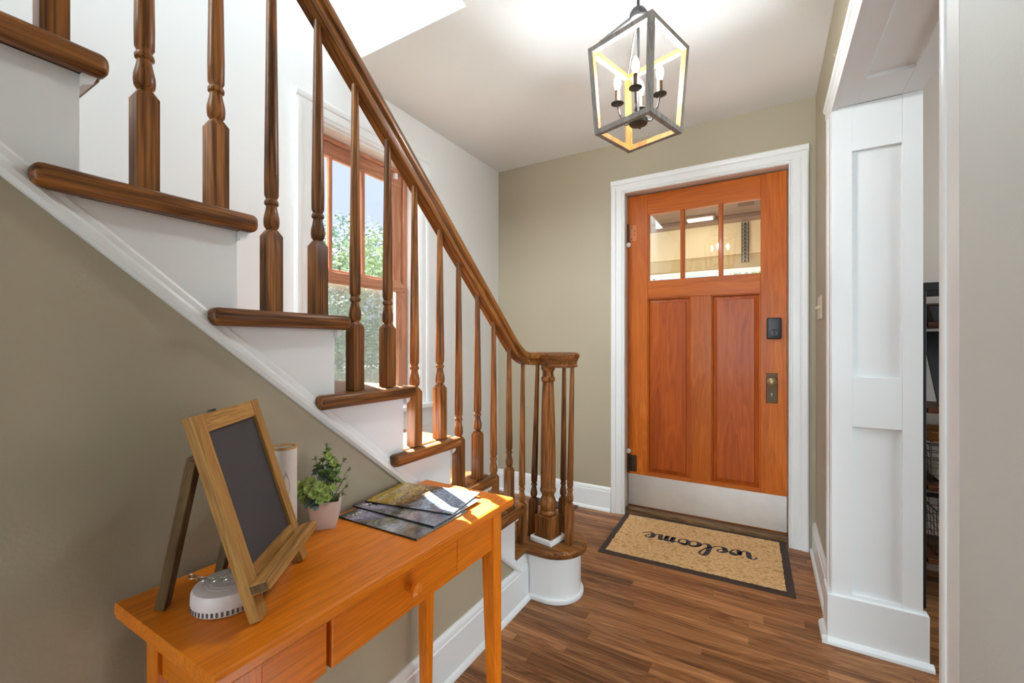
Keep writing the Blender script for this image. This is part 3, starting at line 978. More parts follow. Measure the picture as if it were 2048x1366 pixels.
# ================================================================== chalkboard easel
F1 = Vector((-0.663, 0.375, tz))
F2 = Vector((-0.795, 0.543, tz))
e_ = (F2 - F1).normalized()
g_ = (Vector((-0.739, 0.315, 1.054)) - F1).normalized()
n_ = e_.cross(g_).normalized()
if n_.x < 0:
    n_ = -n_
EW, EH = 0.2143, 0.333
EM = Matrix((( e_.x, -n_.x, g_.x, F1.x), (e_.y, -n_.y, g_.y, F1.y), (e_.z, -n_.z, g_.z, F1.z), (0, 0, 0, 1)))
# local axes of the easel: x along its width, y backwards, z up the board
EA = thing('chalkboard_easel', F1, 'small tabletop chalkboard in a wooden easel frame', 'chalkboard')


def epart(name, mb, mat, bevel=0.0015, parent=None, **kw):
    me = mb.mesh(name, mat, bevel, **kw)
    o = put(name, me, parent or EA)
    if parent is None:
        mm = EM.copy()
        mm.translation = (0, 0, 0)
        o.matrix_local = mm
    return o


fw, ft = 0.027, 0.018
epart('frame_stile', MB().box(0, fw, 0, ft, 0.004, EH), M['easel_wood'])
epart('frame_stile', MB().box(EW - fw, EW, 0, ft, 0.004, EH), M['easel_wood'])
ew_x = wood('easel_pine_rail', 'x', *EAS, rough=0.6, pore=0.25, grain=1.6, hue_var=0.1)
epart('frame_rail', MB().box(fw, EW - fw, 0.0004, ft, EH - 0.030, EH - 0.0006), ew_x)
epart('frame_rail', MB().box(fw, EW - fw, 0.0004, ft, 0.050, 0.081), ew_x)
epart('slate', MB().box(fw - 0.003, EW - fw + 0.003, 0.006, 0.011, 0.077, EH - 0.026), M['slate'], 0)
LG = epart('chalk_ledge', MB().box(-0.006, EW + 0.010, -0.030, -0.0002, 0.047, 0.064), ew_x, 0.003)
put('end_grain', MB().box(-0.0066, -0.0058, -0.0275, -0.0027, 0.0495, 0.0615).mesh('end_grain', M['easel_dark']), LG)
# back legs hinge behind the stiles
Minv = EM.inverted()
for fx, tx_ in ((Vector((-0.840, 0.315, tz)), 0.012), (F1 + e_ * 0.150 - Vector((n_.x, n_.y, 0)).normalized() * 0.135, EW - 0.012)):
    foot = Minv @ fx
    top = Vector((tx_, ft + 0.007, 0.268))
    d = (foot - top)
    L = d.length
    zax = -d.normalized()
    xax = Vector((1, 0, 0))
    xax = (xax - zax * xax.dot(zax)).normalized()
    yax = zax.cross(xax)
    mt = Matrix((( xax.x, yax.x, zax.x, foot.x), (xax.y, yax.y, zax.y, foot.y), (xax.z, yax.z, zax.z, foot.z), (0, 0, 0, 1)))
    o = put('back_leg', MB().box(-0.009, 0.009, -0.0075, 0.0075, 0.003, L + 0.004).mesh('back_leg', M['easel_dark'], 0.0015), EA)
    mm = EM.copy()
    mm.translation = (0, 0, 0)
    o.matrix_local = mm @ mt
epart('hinge_bar', MB().box(0.004, EW - 0.004, ft, ft + 0.012, 0.262, 0.276), M['easel_dark'])
epart('hanging_tab', MB().box(0.060, 0.076, 0.006, 0.012, EH - 0.002, EH + 0.0035), M['dark_metal'], 0.001)
# chain between the stile and the back leg
ca = Vector((-0.806, 0.338, tz + 0.052))
cb_ = F1 + g_ * 0.078 + e_ * 0.018 - n_ * (ft - 0.001)
CH = put('chain', MB().tube([(0, 0, 0), (0.004, 0, -0.003), (0.007, 0, 0.0)], 0.0007, 6).mesh('chain', M['silver']), EA, ca - F1)
CH['label'] = 'thin silver chain'
nl = 9
for i in range(nl):
    t = (i + 0.5) / nl
    p_ = ca.lerp(cb_, t) - Vector((0, 0, 0.022 * 4 * t * (1 - t) * 0.35))
    t2 = min(1, t + 0.01)
    p2 = ca.lerp(cb_, t2) - Vector((0, 0, 0.022 * 4 * t2 * (1 - t2) * 0.35))
    dv = (p2 - p_).normalized()
    if i == 0:
        loop = []
        Lk = (cb_ - ca).length / nl * 0.68
        for k in range(14):
            a = 2 * math.pi * k / 14
            loop.append((Lk * math.cos(a), 0.0042 * math.sin(a), 0))
        link_me = MB().tube(loop, 0.0008, 6, True).mesh('link', M['silver'], smooth=True)
    o = put('link', link_me, CH, p_ - ca)
    o.rotation_euler = (dv.to_track_quat('X', 'Z') @ Matrix.Rotation(math.radians(90 * (i % 2) + 20), 4, 'X').to_quaternion()).to_euler()

# ================================================================== smoke detector
DC = Vector((-0.768, 0.381, tz))
SD = thing('smoke_detector', DC, 'round off-white smoke detector lying under the chalkboard', 'smoke detector')
R0 = 0.053
body = MB().lathe([(0.045, 0.0), (R0 - 0.002, 0.0015), (R0, 0.004), (R0, 0.013), (R0 + 0.0005, 0.0135), (R0, 0.028), (R0 - 0.003, 0.0335), (R0 - 0.009, 0.0352), (0.036, 0.0362), (0.0355, 0.0358), (0.0345, 0.0358), (0.034, 0.0364), (0.029, 0.0368), (0.0285, 0.0364), (0.0275, 0.0364), (0.027, 0.037), (0.0125, 0.0374), (0.012, 0.0366), (0.0112, 0.0366), (0.0108, 0.0376), (0.002, 0.0378)], seg=56)
put('body', body.mesh('body', M['detector'], smooth=True, angle=30), SD)
slot_me = MB().box(-0.0006, 0.0010, -0.0013, 0.0013, 0.0, 0.0068).mesh('vent_slot', M['slot'])
for i in range(48):
    a = 2 * math.pi * i / 48
    put('vent_slot', slot_me, SD, (R0 * math.cos(a), R0 * math.sin(a), 0.005), (0, 0, a))
bar_me = MB().box(-0.0012, 0.0012, -0.006, 0.006, 0, 0.0006).mesh('sounder_slot', M['slot'])
for i in range(3):
    put('sounder_slot', bar_me, SD, (0.004 - 0.026 + i * 0.004, 0.016 + i * 0.0035, 0.0368), (0, 0, math.radians(-50)))

# ================================================================== white container behind the easel
CC = Vector((-0.897, 0.5535, tz))
CJ = thing('container', CC, 'tall white cylinder with a tan rim behind the chalkboard', 'container')
put('body', MB().lathe([(0.024, 0), (0.026, 0.002), (0.0262, 0.205), (0.0250, 0.206), (0.0235, 0.190), (0.0, 0.189)], seg=32, cap=False).mesh('body', M['candle'], smooth=True), CJ)
put('rim', MB().lathe([(0.0268, 0.203), (0.0268, 0.2085), (0.0235, 0.2085), (0.0235, 0.203), (0.0268, 0.203)], seg=32, cap=False).mesh('rim', M['cork'], smooth=True), CJ)
# leaf-shaped print wrapped on the wall of the container
lm = MB()
vs, fs = [], []
for i in range(9):
    t = i / 8
    wv = 0.30 * math.sin(math.pi * t)
    z_ = 0.09 + 0.07 * t
    for sgn in (-1, 1):
        a = math.radians(-22) + sgn * wv
        vs.append((0.0264 * math.cos(a), 0.0264 * math.sin(a), z_))
for i in range(8):
    fs.append((2 * i, 2 * i + 1, 2 * i + 3, 2 * i + 2))
put('leaf_print', lm.add(vs, fs).mesh('leaf_print', M['print_grey']), CJ)

# ================================================================== potted plant
PC = Vector((-0.897, 0.656, tz))
PP = thing('potted_plant', PC, 'small artificial green plant in a square white pot', 'plant')


def rsq(w, z, r=0.006, n=4):
    out = []
    for cx, cy, a0 in ((w - r, w - r, 0), (-w + r, w - r, 90), (-w + r, -w + r, 180), (w - r, -w + r, 270)):
        for i in range(n + 1):
            a = math.radians(a0 + 90 * i / n)
            out.append((cx + r * math.cos(a), cy + r * math.sin(a), z))
    return out


rings = [rsq(0.0245, 0.0), rsq(0.0265, 0.006), rsq(0.0305, 0.025), rsq(0.0330, 0.050), rsq(0.0338, 0.064), rsq(0.0310, 0.064), rsq(0.0300, 0.054)]
vs = [q for r_ in rings for q in r_]
n = len(rings[0])
fs = [tuple(range(n - 1, -1, -1))]
for j in range(len(rings) - 1):
    for i in range(n):
        k = (i + 1) % n
        fs.append((j * n + i, j * n + k, (j + 1) * n + k, (j + 1) * n + i))
put('pot', MB().add(vs, fs).mesh('pot', M['pot'], smooth=True, angle=50), PP, rot=(0, 0, math.radians(46)))
put('moss', MB().lathe([(0.03, 0), (0.022, 0.004), (0.002, 0.006)], seg=14).mesh('moss', M['soil']), PP, (0, 0, 0.053))


def leaf_mesh(mat, L=0.016, W=0.011, curl=0.25):
    vs, fs = [], []
    prof_ = [(0.0, 0.10), (0.25, 0.7), (0.55, 1.0), (0.82, 0.8), (1.0, 0.15)]
    for t, w_ in prof_:
        x_ = L * t
        z_ = curl * L * (t - t * t) * 1.4
        vs += [(x_, -W / 2 * w_, z_ + 0.12 * W * w_), (x_, 0, z_), (x_, W / 2 * w_, z_ + 0.12 * W * w_)]
    for i in range(4):
        for k in (0, 1):
            a = i * 3 + k
            fs.append((a, a + 3, a + 4, a + 1))
    me = MB().add(vs, fs).mesh('leaf', mat, smooth=True, angle=80)
    return me


LV = {k: leaf_mesh(M[m], *s) for k, m, s in (('lime', 'leaf_lime', (0.0145, 0.0125)), ('green', 'leaf_green', (0.0145, 0.0095)), ('blue', 'leaf_blue', (0.0165, 0.0130)), ('dry', 'leaf_dry', (0.015, 0.0046)))}


def rosette(kind, c, axis, n=6, spread=62, sc=1.0):
    ax = Vector(axis).normalized()
    q0 = ax.to_track_quat('Z', 'Y')
    for i in range(n):
        layer = i // 5
        a = 2 * math.pi * i / min(n, 5) + layer * 0.6 + random.uniform(-0.25, 0.25)
        el = math.radians(90 - spread + layer * 28 + random.uniform(-8, 8))
        d = Vector((math.cos(a) * math.cos(el), math.sin(a) * math.cos(el), math.sin(el)))
        dw = q0 @ d
        up = ax
        x = dw.normalized()
        yv = up.cross(x).normalized()
        zv = x.cross(yv)
        s_ = sc * random.uniform(0.85, 1.15)
        mm = Matrix(((x.x * s_, yv.x * s_, zv.x * s_, c[0]), (x.y * s_, yv.y * s_, zv.y * s_, c[1]), (x.z * s_, yv.z * s_, zv.z * s_, c[2]), (0, 0, 0, 1)))
        o = put('leaf', LV[kind], PP)
        o.matrix_local = mm


stems = MB()


def sprig(kind, c, axis, n=6, spread=62, sc=1.0):
    stems.tube([(c[0] * 0.25, c[1] * 0.25, 0.052), (c[0] * 0.7, c[1] * 0.7, 0.052 + (c[2] - 0.052) * 0.6), c], 0.0009, 5)
    rosette(kind, c, axis, n, spread, sc)


rv = Vector((0.862, 0.507, 0))      # to the right as the camera sees the pot
fv = Vector((0.507, -0.862, 0))     # towards the camera


def at(a, b, z):
    return tuple(rv * a * 1.3 + fv * b * 1.15 + Vector((0, 0, 0.060 + (z - 0.060) * 1.14)))


for (a, b, z, s_) in ((-0.036, 0.016, 0.092, 1.1), (-0.026, 0.030, 0.080, 1.0), (-0.020, 0.024, 0.103, 1.05), (-0.004, 0.036, 0.082, 1.15), (-0.034, -0.005, 0.083, 0.9), (0.004, 0.032, 0.096, 1.0), (0.016, 0.034, 0.075, 0.9), (-0.013, 0.038, 0.092, 0.95), (0.022, 0.026, 0.090, 0.85), (-0.044, 0.006, 0.078, 0.9), (-0.030, 0.024, 0.094, 1.0), (-0.012, 0.030, 0.104, 1.0), (0.012, 0.030, 0.086, 1.0), (-0.022, 0.034, 0.072, 0.9), (-0.038, 0.020, 0.074, 0.9), (0.006, 0.038, 0.072, 0.9), (0.010, 0.010, 0.150, 0.8), (0.018, 0.010, 0.136, 0.8)):
    sprig('lime', at(a, b, z), at(a * 12, b * 12 + 0.3, 0.7), 8, 66, s_)
for (a, b, z, s_) in ((-0.006, 0.006, 0.118, 1.1), (0.004, 0.014, 0.110, 1.15), (0.010, 0.002, 0.125, 1.0), (-0.016, 0.0, 0.112, 0.9), (0.014, 0.012, 0.104, 1.0), (-0.012, 0.034, 0.066, 1.1), (0.0, 0.036, 0.064, 1.0)):
    sprig('blue', at(a, b, z), at(a * 15, b * 15 + 0.2, 0.6), 6, 60, s_)
for (a, b, z, s_) in ((0.002, 0.0, 0.150, 1.0), (0.010, 0.004, 0.142, 1.05), (-0.003, 0.004, 0.138, 0.95), (0.016, 0.0, 0.134, 1.0), (0.006, 0.002, 0.160, 0.85), (0.024, 0.012, 0.116, 0.9), (0.020, 0.004, 0.126, 0.95), (0.026, 0.016, 0.100, 0.95), (0.012, 0.016, 0.118, 1.0), (-0.008, 0.010, 0.128, 1.0), (0.018, 0.020, 0.108, 1.0), (0.000, 0.018, 0.116, 0.9)):
    sprig('green', at(a, b, z), at(a * 10, b * 10, 0.9), 9, 58, s_)
for (a, b, z, s_) in ((0.040, 0.0, 0.120, 1.0), (0.036, 0.010, 0.104, 1.0), (0.038, 0.008, 0.088, 1.0), (0.030, -0.004, 0.138, 1.0), (-0.018, -0.004, 0.140, 0.9), (0.034, 0.014, 0.074, 1.0), (0.002, -0.002, 0.168, 1.0)):
    sprig('dry', at(a, b, z), at(a * 20, b * 10, 0.7), 9, 55, s_)
put('stems', stems.mesh('stems', M['leaf_green']), PP)


# ================================================================== magazines on the table
def cover_mat(name, stops, streak, seed):
    t = NT(name)
    tc = t.new('ShaderNodeTexCoord')
    sp = t.new('ShaderNodeSeparateXYZ')
    t.link(tc.outputs['Object'], sp.inputs[0])
    v = t.coords((1, 1, 1))
    ofs = t.new('ShaderNodeVectorMath', operation='ADD')
    t.link(v, ofs.inputs[0])
    ofs.inputs[1].default_value = (seed, seed * 0.7, 0)
    n1 = t.noise(ofs.outputs[0], 22, 5, 0.6, 0.6)
    n2 = t.noise(ofs.outputs[0], 150, 4, 0.7, 0.2)
    f = t.math('ADD', t.math('MULTIPLY', sp.outputs['Y'], 3.2), t.math('ADD', t.math('MULTIPLY', n1, 0.5), 0.25))
    base = t.ramp(f, stops)
    sp2 = t.ramp(n2, [(0.42, (0.25, 0.25, 0.25, 1)), (0.60, (1.35, 1.35, 1.35, 1))])
    t.setc(t.mix(streak, base, t.mix(1.0, base, sp2, 'MULTIPLY')))
    t.set(Roughness=0.22, Coat_Weight=0.5, Coat_Roughness=0.08)
    return t.m


cov_a = cover_mat('magazine_cover_autumn', [(0.0, rgb(196, 210, 226)), (0.22, rgb(120, 140, 166)), (0.40, rgb(168, 190, 214)), (0.52, rgb(96, 88, 74)), (0.70, rgb(176, 140, 40)), (0.86, rgb(210, 168, 40)), (1.0, rgb(120, 84, 40))], 0.7, 3.1)
cov_b = cover_mat('magazine_cover_river', [(0.0, rgb(150, 170, 196)), (0.20, rgb(110, 122, 140)), (0.38, rgb(176, 176, 184)), (0.50, rgb(92, 88, 72)), (0.64, rgb(120, 116, 140)), (0.78, rgb(186, 176, 200)), (0.86, rgb(70, 64, 66)), (1.0, rgb(44, 46, 50))], 0.45, 8.3)
cov_c = cover_mat('magazine_cover_falls', [(0.0, rgb(100, 112, 132)), (0.22, rgb(88, 92, 78)), (0.40, rgb(172, 174, 182)), (0.54, rgb(104, 98, 62)), (0.66, rgb(116, 112, 140)), (0.80, rgb(184, 174, 198)), (0.88, rgb(62, 58, 62)), (1.0, rgb(40, 42, 46))], 0.5, 15.7)
M['pages'] = plain('page_edges', rgb(222, 218, 208), 0.7)
M['dark_edge'] = plain('dark_cover_back', rgb(48, 44, 44), 0.5)


def title_mesh(txt, size):
    cu = bpy.data.curves.new('title', 'FONT')
    cu.body = txt
    cu.size = size
    cu.extrude = 0.0
    o = bpy.data.objects.new('tmp', cu)
    COL.objects.link(o)
    dg = bpy.context.evaluated_depsgraph_get()
    me = bpy.data.meshes.new_from_object(o.evaluated_get(dg))
    bpy.data.objects.remove(o)
    return me


M['title_ink'] = plain('pale_title_ink', rgb(236, 230, 214), 0.4)


def magazine(c, ang, w, h, z, mat, label):
    r = thing('magazine', (c[0], c[1], z), label, 'magazine', 'travel magazines fanned on the console table')
    r.rotation_euler = (0, 0, math.radians(ang))
    th = 0.0034
    put('pages', MB().box(-w / 2 + 0.001, w / 2 - 0.001, -h / 2 + 0.001, h / 2 - 0.001, 0.0006, th - 0.0006).mesh('pages', M['pages']), r)
    put('back_cover', MB().box(-w / 2, w / 2, -h / 2, h / 2, 0, 0.0006).mesh('back_cover', M['dark_edge']), r)
    fc = put('front_cover', MB().box(-w / 2, w / 2, -h / 2, h / 2, th - 0.0006, th).mesh('front_cover', mat), r)
    put('spine', MB().box(-w / 2 - 0.0006, -w / 2 + 0.0008, -h / 2, h / 2, 0, th).mesh('spine', M['dark_edge']), r)
    me = title_mesh('WEST VIRGINIA', 0.0215)
    me.materials.append(M['title_ink'])
    xs = [v.co.x for v in me.vertices]
    s = (w * 0.86) / (max(xs) - min(xs))
    for v in me.vertices:
        v.co.x *= s
    put('title', me, fc, (-w * 0.43, h / 2 - 0.036, th + 0.0002))
    return r


magazine((-0.783, 0.797), 90.6, 0.190, 0.255, tz + 0.0002, cov_c, 'lowest magazine of the fan, nearest the potted plant')
magazine((-0.798, 0.862), 91.6, 0.196, 0.268, tz + 0.0040, cov_b, 'middle magazine of the fan with the blue corner')
magazine((-0.806, 0.898), 100.0, 0.168, 0.258, tz + 0.0078, cov_a, 'top magazine of the fan with golden autumn trees')

# ================================================================== lantern pendant
LC = Vector((-0.386, 1.530, 0))
LROT = math.radians(-17)
LZ0, LZ1 = 1.900, 2.203
LT = thing('pendant_lantern', (LC.x, LC.y, LZ0), 'square open lantern pendant with four lit candle bulbs', 'pendant light')
LT.rotation_euler = (0, 0, LROT)
hb, ht = 0.107, 0.124
bw = 0.0085


def bar(name, a, b, inward):
    a, b = Vector(a), Vector(b)
    d = (b - a).normalized()
    inn = Vector(inward)
    inn = (inn - d * inn.dot(d)).normalized()
    s = d.cross(inn)
    mb = MB()
    vs = []
    for q in (a, b):
        for i, k in ((-1, -1), (1, -1), (1, 1), (-1, 1)):
            vs.append(q + s * (i * bw) + inn * (k * bw))
    fs = [(3, 2, 1, 0), (4, 5, 6, 7), (0, 1, 5, 4), (1, 2, 6, 5), (2, 3, 7, 6), (3, 0, 4, 7)]
    for f_ in fs:
        mb.add([], [])
    mb.add(vs, fs)
    mb.mi = []
    for f_ in fs:
        c = sum((Vector(vs[i]) for i in f_), Vector()) / 4
        m = (Vector(vs[f_[1]]) - Vector(vs[f_[0]])).cross(Vector(vs[f_[2]]) - Vector(vs[f_[1]]))
        mid = (a + b) / 2
        mb.mi.append(1 if (c - mid).dot(inn) > bw * 0.5 else 0)
    return mb


hL = LZ1 - LZ0
cb4 = [(hb - bw, -(hb - bw)), (hb - bw, hb - bw), (-(hb - bw), hb - bw), (-(hb - bw), -(hb - bw))]
ct4 = [(ht - bw, -(ht - bw)), (ht - bw, ht - bw), (-(ht - bw), ht - bw), (-(ht - bw), -(ht - bw))]


def lant_bar(name, a, b, inward):
    mb = bar(name, a, b, inward)
    put(name, mb.mesh(name, [M['lantern_grey'], M['lantern_tan']]), LT)


for i in range(4):
    j = (i + 1) % 4
    a, b = cb4[i], cb4[j]
    lant_bar('bottom_bar', (a[0], a[1], bw), (b[0], b[1], bw), (-(a[0] + b[0]), -(a[1] + b[1]), 0))
    a, b = ct4[i], ct4[j]
    lant_bar('top_bar', (a[0], a[1], hL - bw), (b[0], b[1], hL - bw), (-(a[0] + b[0]), -(a[1] + b[1]), 0))
    # corner post: square bar, natural wood on the two faces that look inwards
    a, b = Vector((cb4[i][0], cb4[i][1], 0.0)), Vector((ct4[i][0], ct4[i][1], hL))
    mb = MB()
    vs = []
    for q in (a, b):
        for sx, sy in ((-1, -1), (1, -1), (1, 1), (-1, 1)):
            vs.append((q.x + sx * bw * 1.04, q.y + sy * bw * 1.04, q.z + (0.0005 if q.z > 0.1 else -0.0005)))
    fs = [(3, 2, 1, 0), (4, 5, 6, 7), (0, 1, 5, 4), (1, 2, 6, 5), (2, 3, 7, 6), (3, 0, 4, 7)]
    mb.add(vs, fs)
    sxp = 1 if a.x > 0 else -1
    syp = 1 if a.y > 0 else -1
    inw = {(0, 1, 5, 4): (0, -1), (1, 2, 6, 5): (1, 0), (2, 3, 7, 6): (0, 1), (3, 0, 4, 7): (-1, 0)}
    mb.mi = [1 if (f_ in inw and (inw[f_][0] * sxp < 0 or inw[f_][1] * syp < 0)) else 0 for f_ in fs]
    put('corner_post', mb.mesh('corner_post', [M['lantern_grey'], M['lantern_tan']]), LT)
    # strap from the corner up to the dome
    st = MB().tube([(ct4[i][0] * 0.98, ct4[i][1] * 0.98, hL + 0.001), (0.012 * sxp, 0.012 * syp, hL + 0.112)], 0.0038, 6)
    put('strap', st.mesh('strap', M['dark_metal']), LT)
put('dome', MB().lathe([(0.028, 0.098), (0.031, 0.104), (0.030, 0.118), (0.022, 0.132), (0.010, 0.138)], c=(0, 0, hL), seg=24).mesh('dome', M['dark_metal'], smooth=True), LT)
put('stem', MB().lathe([(0.0055, hL + 0.13), (0.0055, CEIL - LZ0 - 0.02)], seg=12).mesh('stem', M['dark_metal'], smooth=True), LT)
put('ceiling_canopy', MB().lathe([(0.02, -0.026), (0.055, -0.020), (0.062, -0.006), (0.062, 0.0)], c=(0, 0, CEIL - LZ0), seg=28).mesh('ceiling_canopy', M['dark_metal'], smooth=True), LT)
put('centre_rod', MB().lathe([(0.0045, 0.045), (0.0045, hL + 0.105)], seg=10).mesh('centre_rod', M['dark_metal'], smooth=True), LT)
put('hub', MB().lathe([(0.004, 0.032), (0.030, 0.034), (0.0325, 0.039), (0.0325, 0.048), (0.024, 0.055), (0.012, 0.058), (0.006, 0.064)], seg=24).mesh('hub', M['dark_metal'], smooth=True), LT)
AR = 0.072
arm_me = MB().tube([(0.02, 0, 0.050)] + [(0.02 + (AR - 0.02) * t, 0, 0.050 - 0.012 * math.sin(math.pi * t) + 0.070 * max(0, (t - 0.35) / 0.65) ** 2.2) for t in (0.15, 0.3, 0.45, 0.6, 0.72, 0.83, 0.92, 0.97, 1.0)], 0.0032, 8).mesh('arm', M['dark_metal'], smooth=True)
dish_me = MB().lathe([(0.004, 0.0), (0.016, 0.0005), (0.0225, 0.003), (0.0225, 0.0045), (0.014, 0.0035), (0.008, 0.004)], seg=20).mesh('drip_dish', M['dark_metal'], smooth=True)
slv_me = MB().lathe([(0.0085, 0.003), (0.0085, 0.050), (0.006, 0.052)], seg=14).mesh('candle_sleeve', M['bronze'], smooth=True)
blb_me = MB().lathe([(0.0055, 0.050), (0.008, 0.056), (0.0115, 0.068), (0.0125, 0.078), (0.0110, 0.090), (0.0070, 0.101), (0.0030, 0.109), (0.001, 0.112)], seg=16).mesh('bulb', M['bulb'], smooth=True)
for i in range(4):
    a = math.radians(7 + 90 * i) - LROT
    arm = put('arm', arm_me, LT, rot=(0, 0, a))
    px_, py_ = AR * math.cos(a), AR * math.sin(a)
    zz_ = 0.121
    put('drip_dish', dish_me, arm, (AR, 0, zz_ - 0.002))
    put('candle_sleeve', slv_me, arm, (AR, 0, zz_ - 0.002))
    put('bulb', blb_me, arm, (AR, 0, zz_ - 0.002))
    wa = a + LROT
    light('bulb_light', 'POINT', (LC.x + AR * math.cos(wa), LC.y + AR * math.sin(wa), LZ0 + zz_ + 0.082), 48, (0.84, 0.94, 1.0), radius=0.014)

# ================================================================== doormat
MA = math.radians(1.6)
mc = Vector((-0.357, 2.665, 0))
MT = thing('doormat', mc, 'coir doormat reading welcome in script with brown rubber border', 'doormat')
MT.rotation_euler = (0, 0, MA)
mw, mh = 0.935, 0.640
mb = MB().box(-mw / 2, mw / 2, -mh / 2, mh / 2, 0.0004, 0.006)
put('rubber_border', mb.mesh('rubber_border', M['rubber'], 0.002), MT)


def coir_mat():
    t = NT('coir')
    v = t.coords((1, 1, 1))
    ch = t.new('ShaderNodeTexWave')
    ch.wave_type = 'BANDS'
    ch.bands_direction = 'Y'
    ch.inputs['Scale'].default_value = 26
    ch.inputs['Distortion'].default_value = 6
    ch.inputs['Detail'].default_value = 3
    ch.inputs['Detail Scale'].default_value = 3.2
    t.link(v, ch.inputs['Vector'])
    vo = t.new('ShaderNodeTexVoronoi')
    vo.inputs['Scale'].default_value = 1.0
    t.link(t.coords((70, 105, 1)), vo.inputs['Vector'])
    n1 = t.noise(v, 420, 3, 0.7)
    n2 = t.noise(v, 45, 4, 0.6)
    tuft = t.math('SUBTRACT', 1.0, vo.outputs['Distance'])
    f = t.math('ADD', t.math('MULTIPLY', tuft, 0.42), t.math('ADD', t.math('MULTIPLY', n1, 0.30), t.math('MULTIPLY', n2, 0.2)))
    t.setc(t.ramp(f, [(0.20, rgb(170, 122, 72)), (0.42, rgb(234, 188, 128)), (0.66, rgb(250, 218, 166))]))
    t.set(Roughness=0.95)
    t.bump(f, 0.8, 0.004)
    return t.m


M['coir'] = coir_mat()
# ragged-edged pad
iw, ih = mw / 2 - 0.037, mh / 2 - 0.037
outl = []
for (x0, y0, x1, y1) in ((-iw, -ih, iw, -ih), (iw, -ih, iw, ih), (iw, ih, -iw, ih), (-iw, ih, -iw, -ih)):
    L = math.hypot(x1 - x0, y1 - y0)
    nn = int(L / 0.011)
    for i in range(nn):
        t = i / nn
        jx, jy = random.uniform(-0.0028, 0.0028), random.uniform(-0.0028, 0.0028)
        outl.append((x0 + (x1 - x0) * t + jx, y0 + (y1 - y0) * t + jy))
put('coir_pad', MB().prism(outl, 'z', 0.006, 0.0105).mesh('coir_pad', M['coir']), MT)


def catmull(pts, n=7):
    out = []
    P = [pts[0]] + list(pts) + [pts[-1]]
    for i in range(1, len(P) - 2):
        p0, p1, p2, p3 = P[i - 1], P[i], P[i + 1], P[i + 2]
        for k in range(n):
            t = k / n
            out.append(tuple(0.5 * (2 * p1[a] + (p2[a] - p0[a]) * t + (2 * p0[a] - 5 * p1[a] + 4 * p2[a] - p3[a]) * t * t + (3 * p1[a] - p0[a] - 3 * p2[a] + p3[a]) * t ** 3) for a in (0, 1)))
    out.append(pts[-1])
    return out


# script letters on unit x-height, drawn left to right
letters = {
    'w': ([(-0.25, 0.62), (-0.12, 0.98), (0.10, 0.95), (0.16, 0.55), (0.20, 0.10), (0.42, 0.02), (0.62, 0.40), (0.66, 0.80), (0.64, 0.35), (0.72, 0.04), (0.92, 0.06), (1.10, 0.50), (1.06, 0.95), (0.88, 0.90), (1.0, 0.62), (1.28, 0.66)], 1.28),
    'e': ([(0.0, 0.30), (0.30, 0.42), (0.52, 0.72), (0.40, 0.98), (0.16, 0.80), (0.10, 0.40), (0.24, 0.06), (0.52, 0.06), (0.80, 0.36)], 0.80),
    'l': ([(0.0, 0.36), (0.34, 0.80), (0.62, 1.60), (0.52, 2.02), (0.30, 1.80), (0.18, 1.0), (0.18, 0.36), (0.34, 0.02), (0.62, 0.30)], 0.62),
    'c': ([(0.0, 0.36), (0.24, 0.86), (0.48, 0.98), (0.58, 0.80), (0.42, 0.88), (0.16, 0.62), (0.14, 0.22), (0.36, 0.02), (0.62, 0.16), (0.82, 0.46)], 0.74),
    'o': ([(0.06, 0.56), (0.22, 0.96), (0.02, 0.70), (0.04, 0.20), (0.30, 0.02), (0.54, 0.30), (0.50, 0.80), (0.26, 0.96), (0.36, 0.72), (0.80, 0.78)], 0.78),
    'm': ([(0.0, 0.80), (0.10, 0.96), (0.14, 0.50), (0.12, 0.02), (0.22, 0.60), (0.40, 0.96), (0.50, 0.60), (0.48, 0.02), (0.60, 0.60), (0.78, 0.96), (0.88, 0.60), (0.88, 0.12), (1.04, 0.06), (1.22, 0.36)], 1.22),
}
cur = 0.0
gl = MB()
zi = 0
for ch in 'welcome':
    pts_, adv = letters[ch]
    pp = catmull([(x_ + cur, y_) for x_, y_ in pts_])
    cur += adv
    vs, fs = [], []
    for i, (x_, y_) in enumerate(pp):
        a, b = pp[max(i - 1, 0)], pp[min(i + 1, len(pp) - 1)]
        dx, dy = b[0] - a[0], b[1] - a[1]
        L = math.hypot(dx, dy) or 1
        dx, dy = dx / L, dy / L
        down = max(0.0, -dy)
        wd = 0.055 + 0.085 * down ** 1.2
        vs += [(x_ - dy * wd, y_ + dx * wd, 0), (x_ + dy * wd, y_ - dx * wd, 0)]
    for i in range(len(pp) - 1):
        fs.append((2 * i, 2 * i + 1, 2 * i + 3, 2 * i + 2))
    gl.add([(p_[0], p_[1], zi * 0.00001) for p_ in vs], fs)
    zi += 1
# the word reads from the door side: turned half round for the camera
sxw = 0.61 / (cur + 0.25)
syw = 0.078
ro = Matrix.Rotation(math.radians(180), 4, 'Z')
gl.v = [((x_ + 0.25) * sxw - 0.305, (y_ - 0.75) * syw, 0.0108 + z_) for x_, y_, z_ in gl.v]
gl.xf(Matrix.Translation((0.010, 0.000, 0)) @ ro)
put('welcome_lettering', gl.mesh('welcome_lettering', M['ink']), MT)['label'] = 'charcoal script lettering'

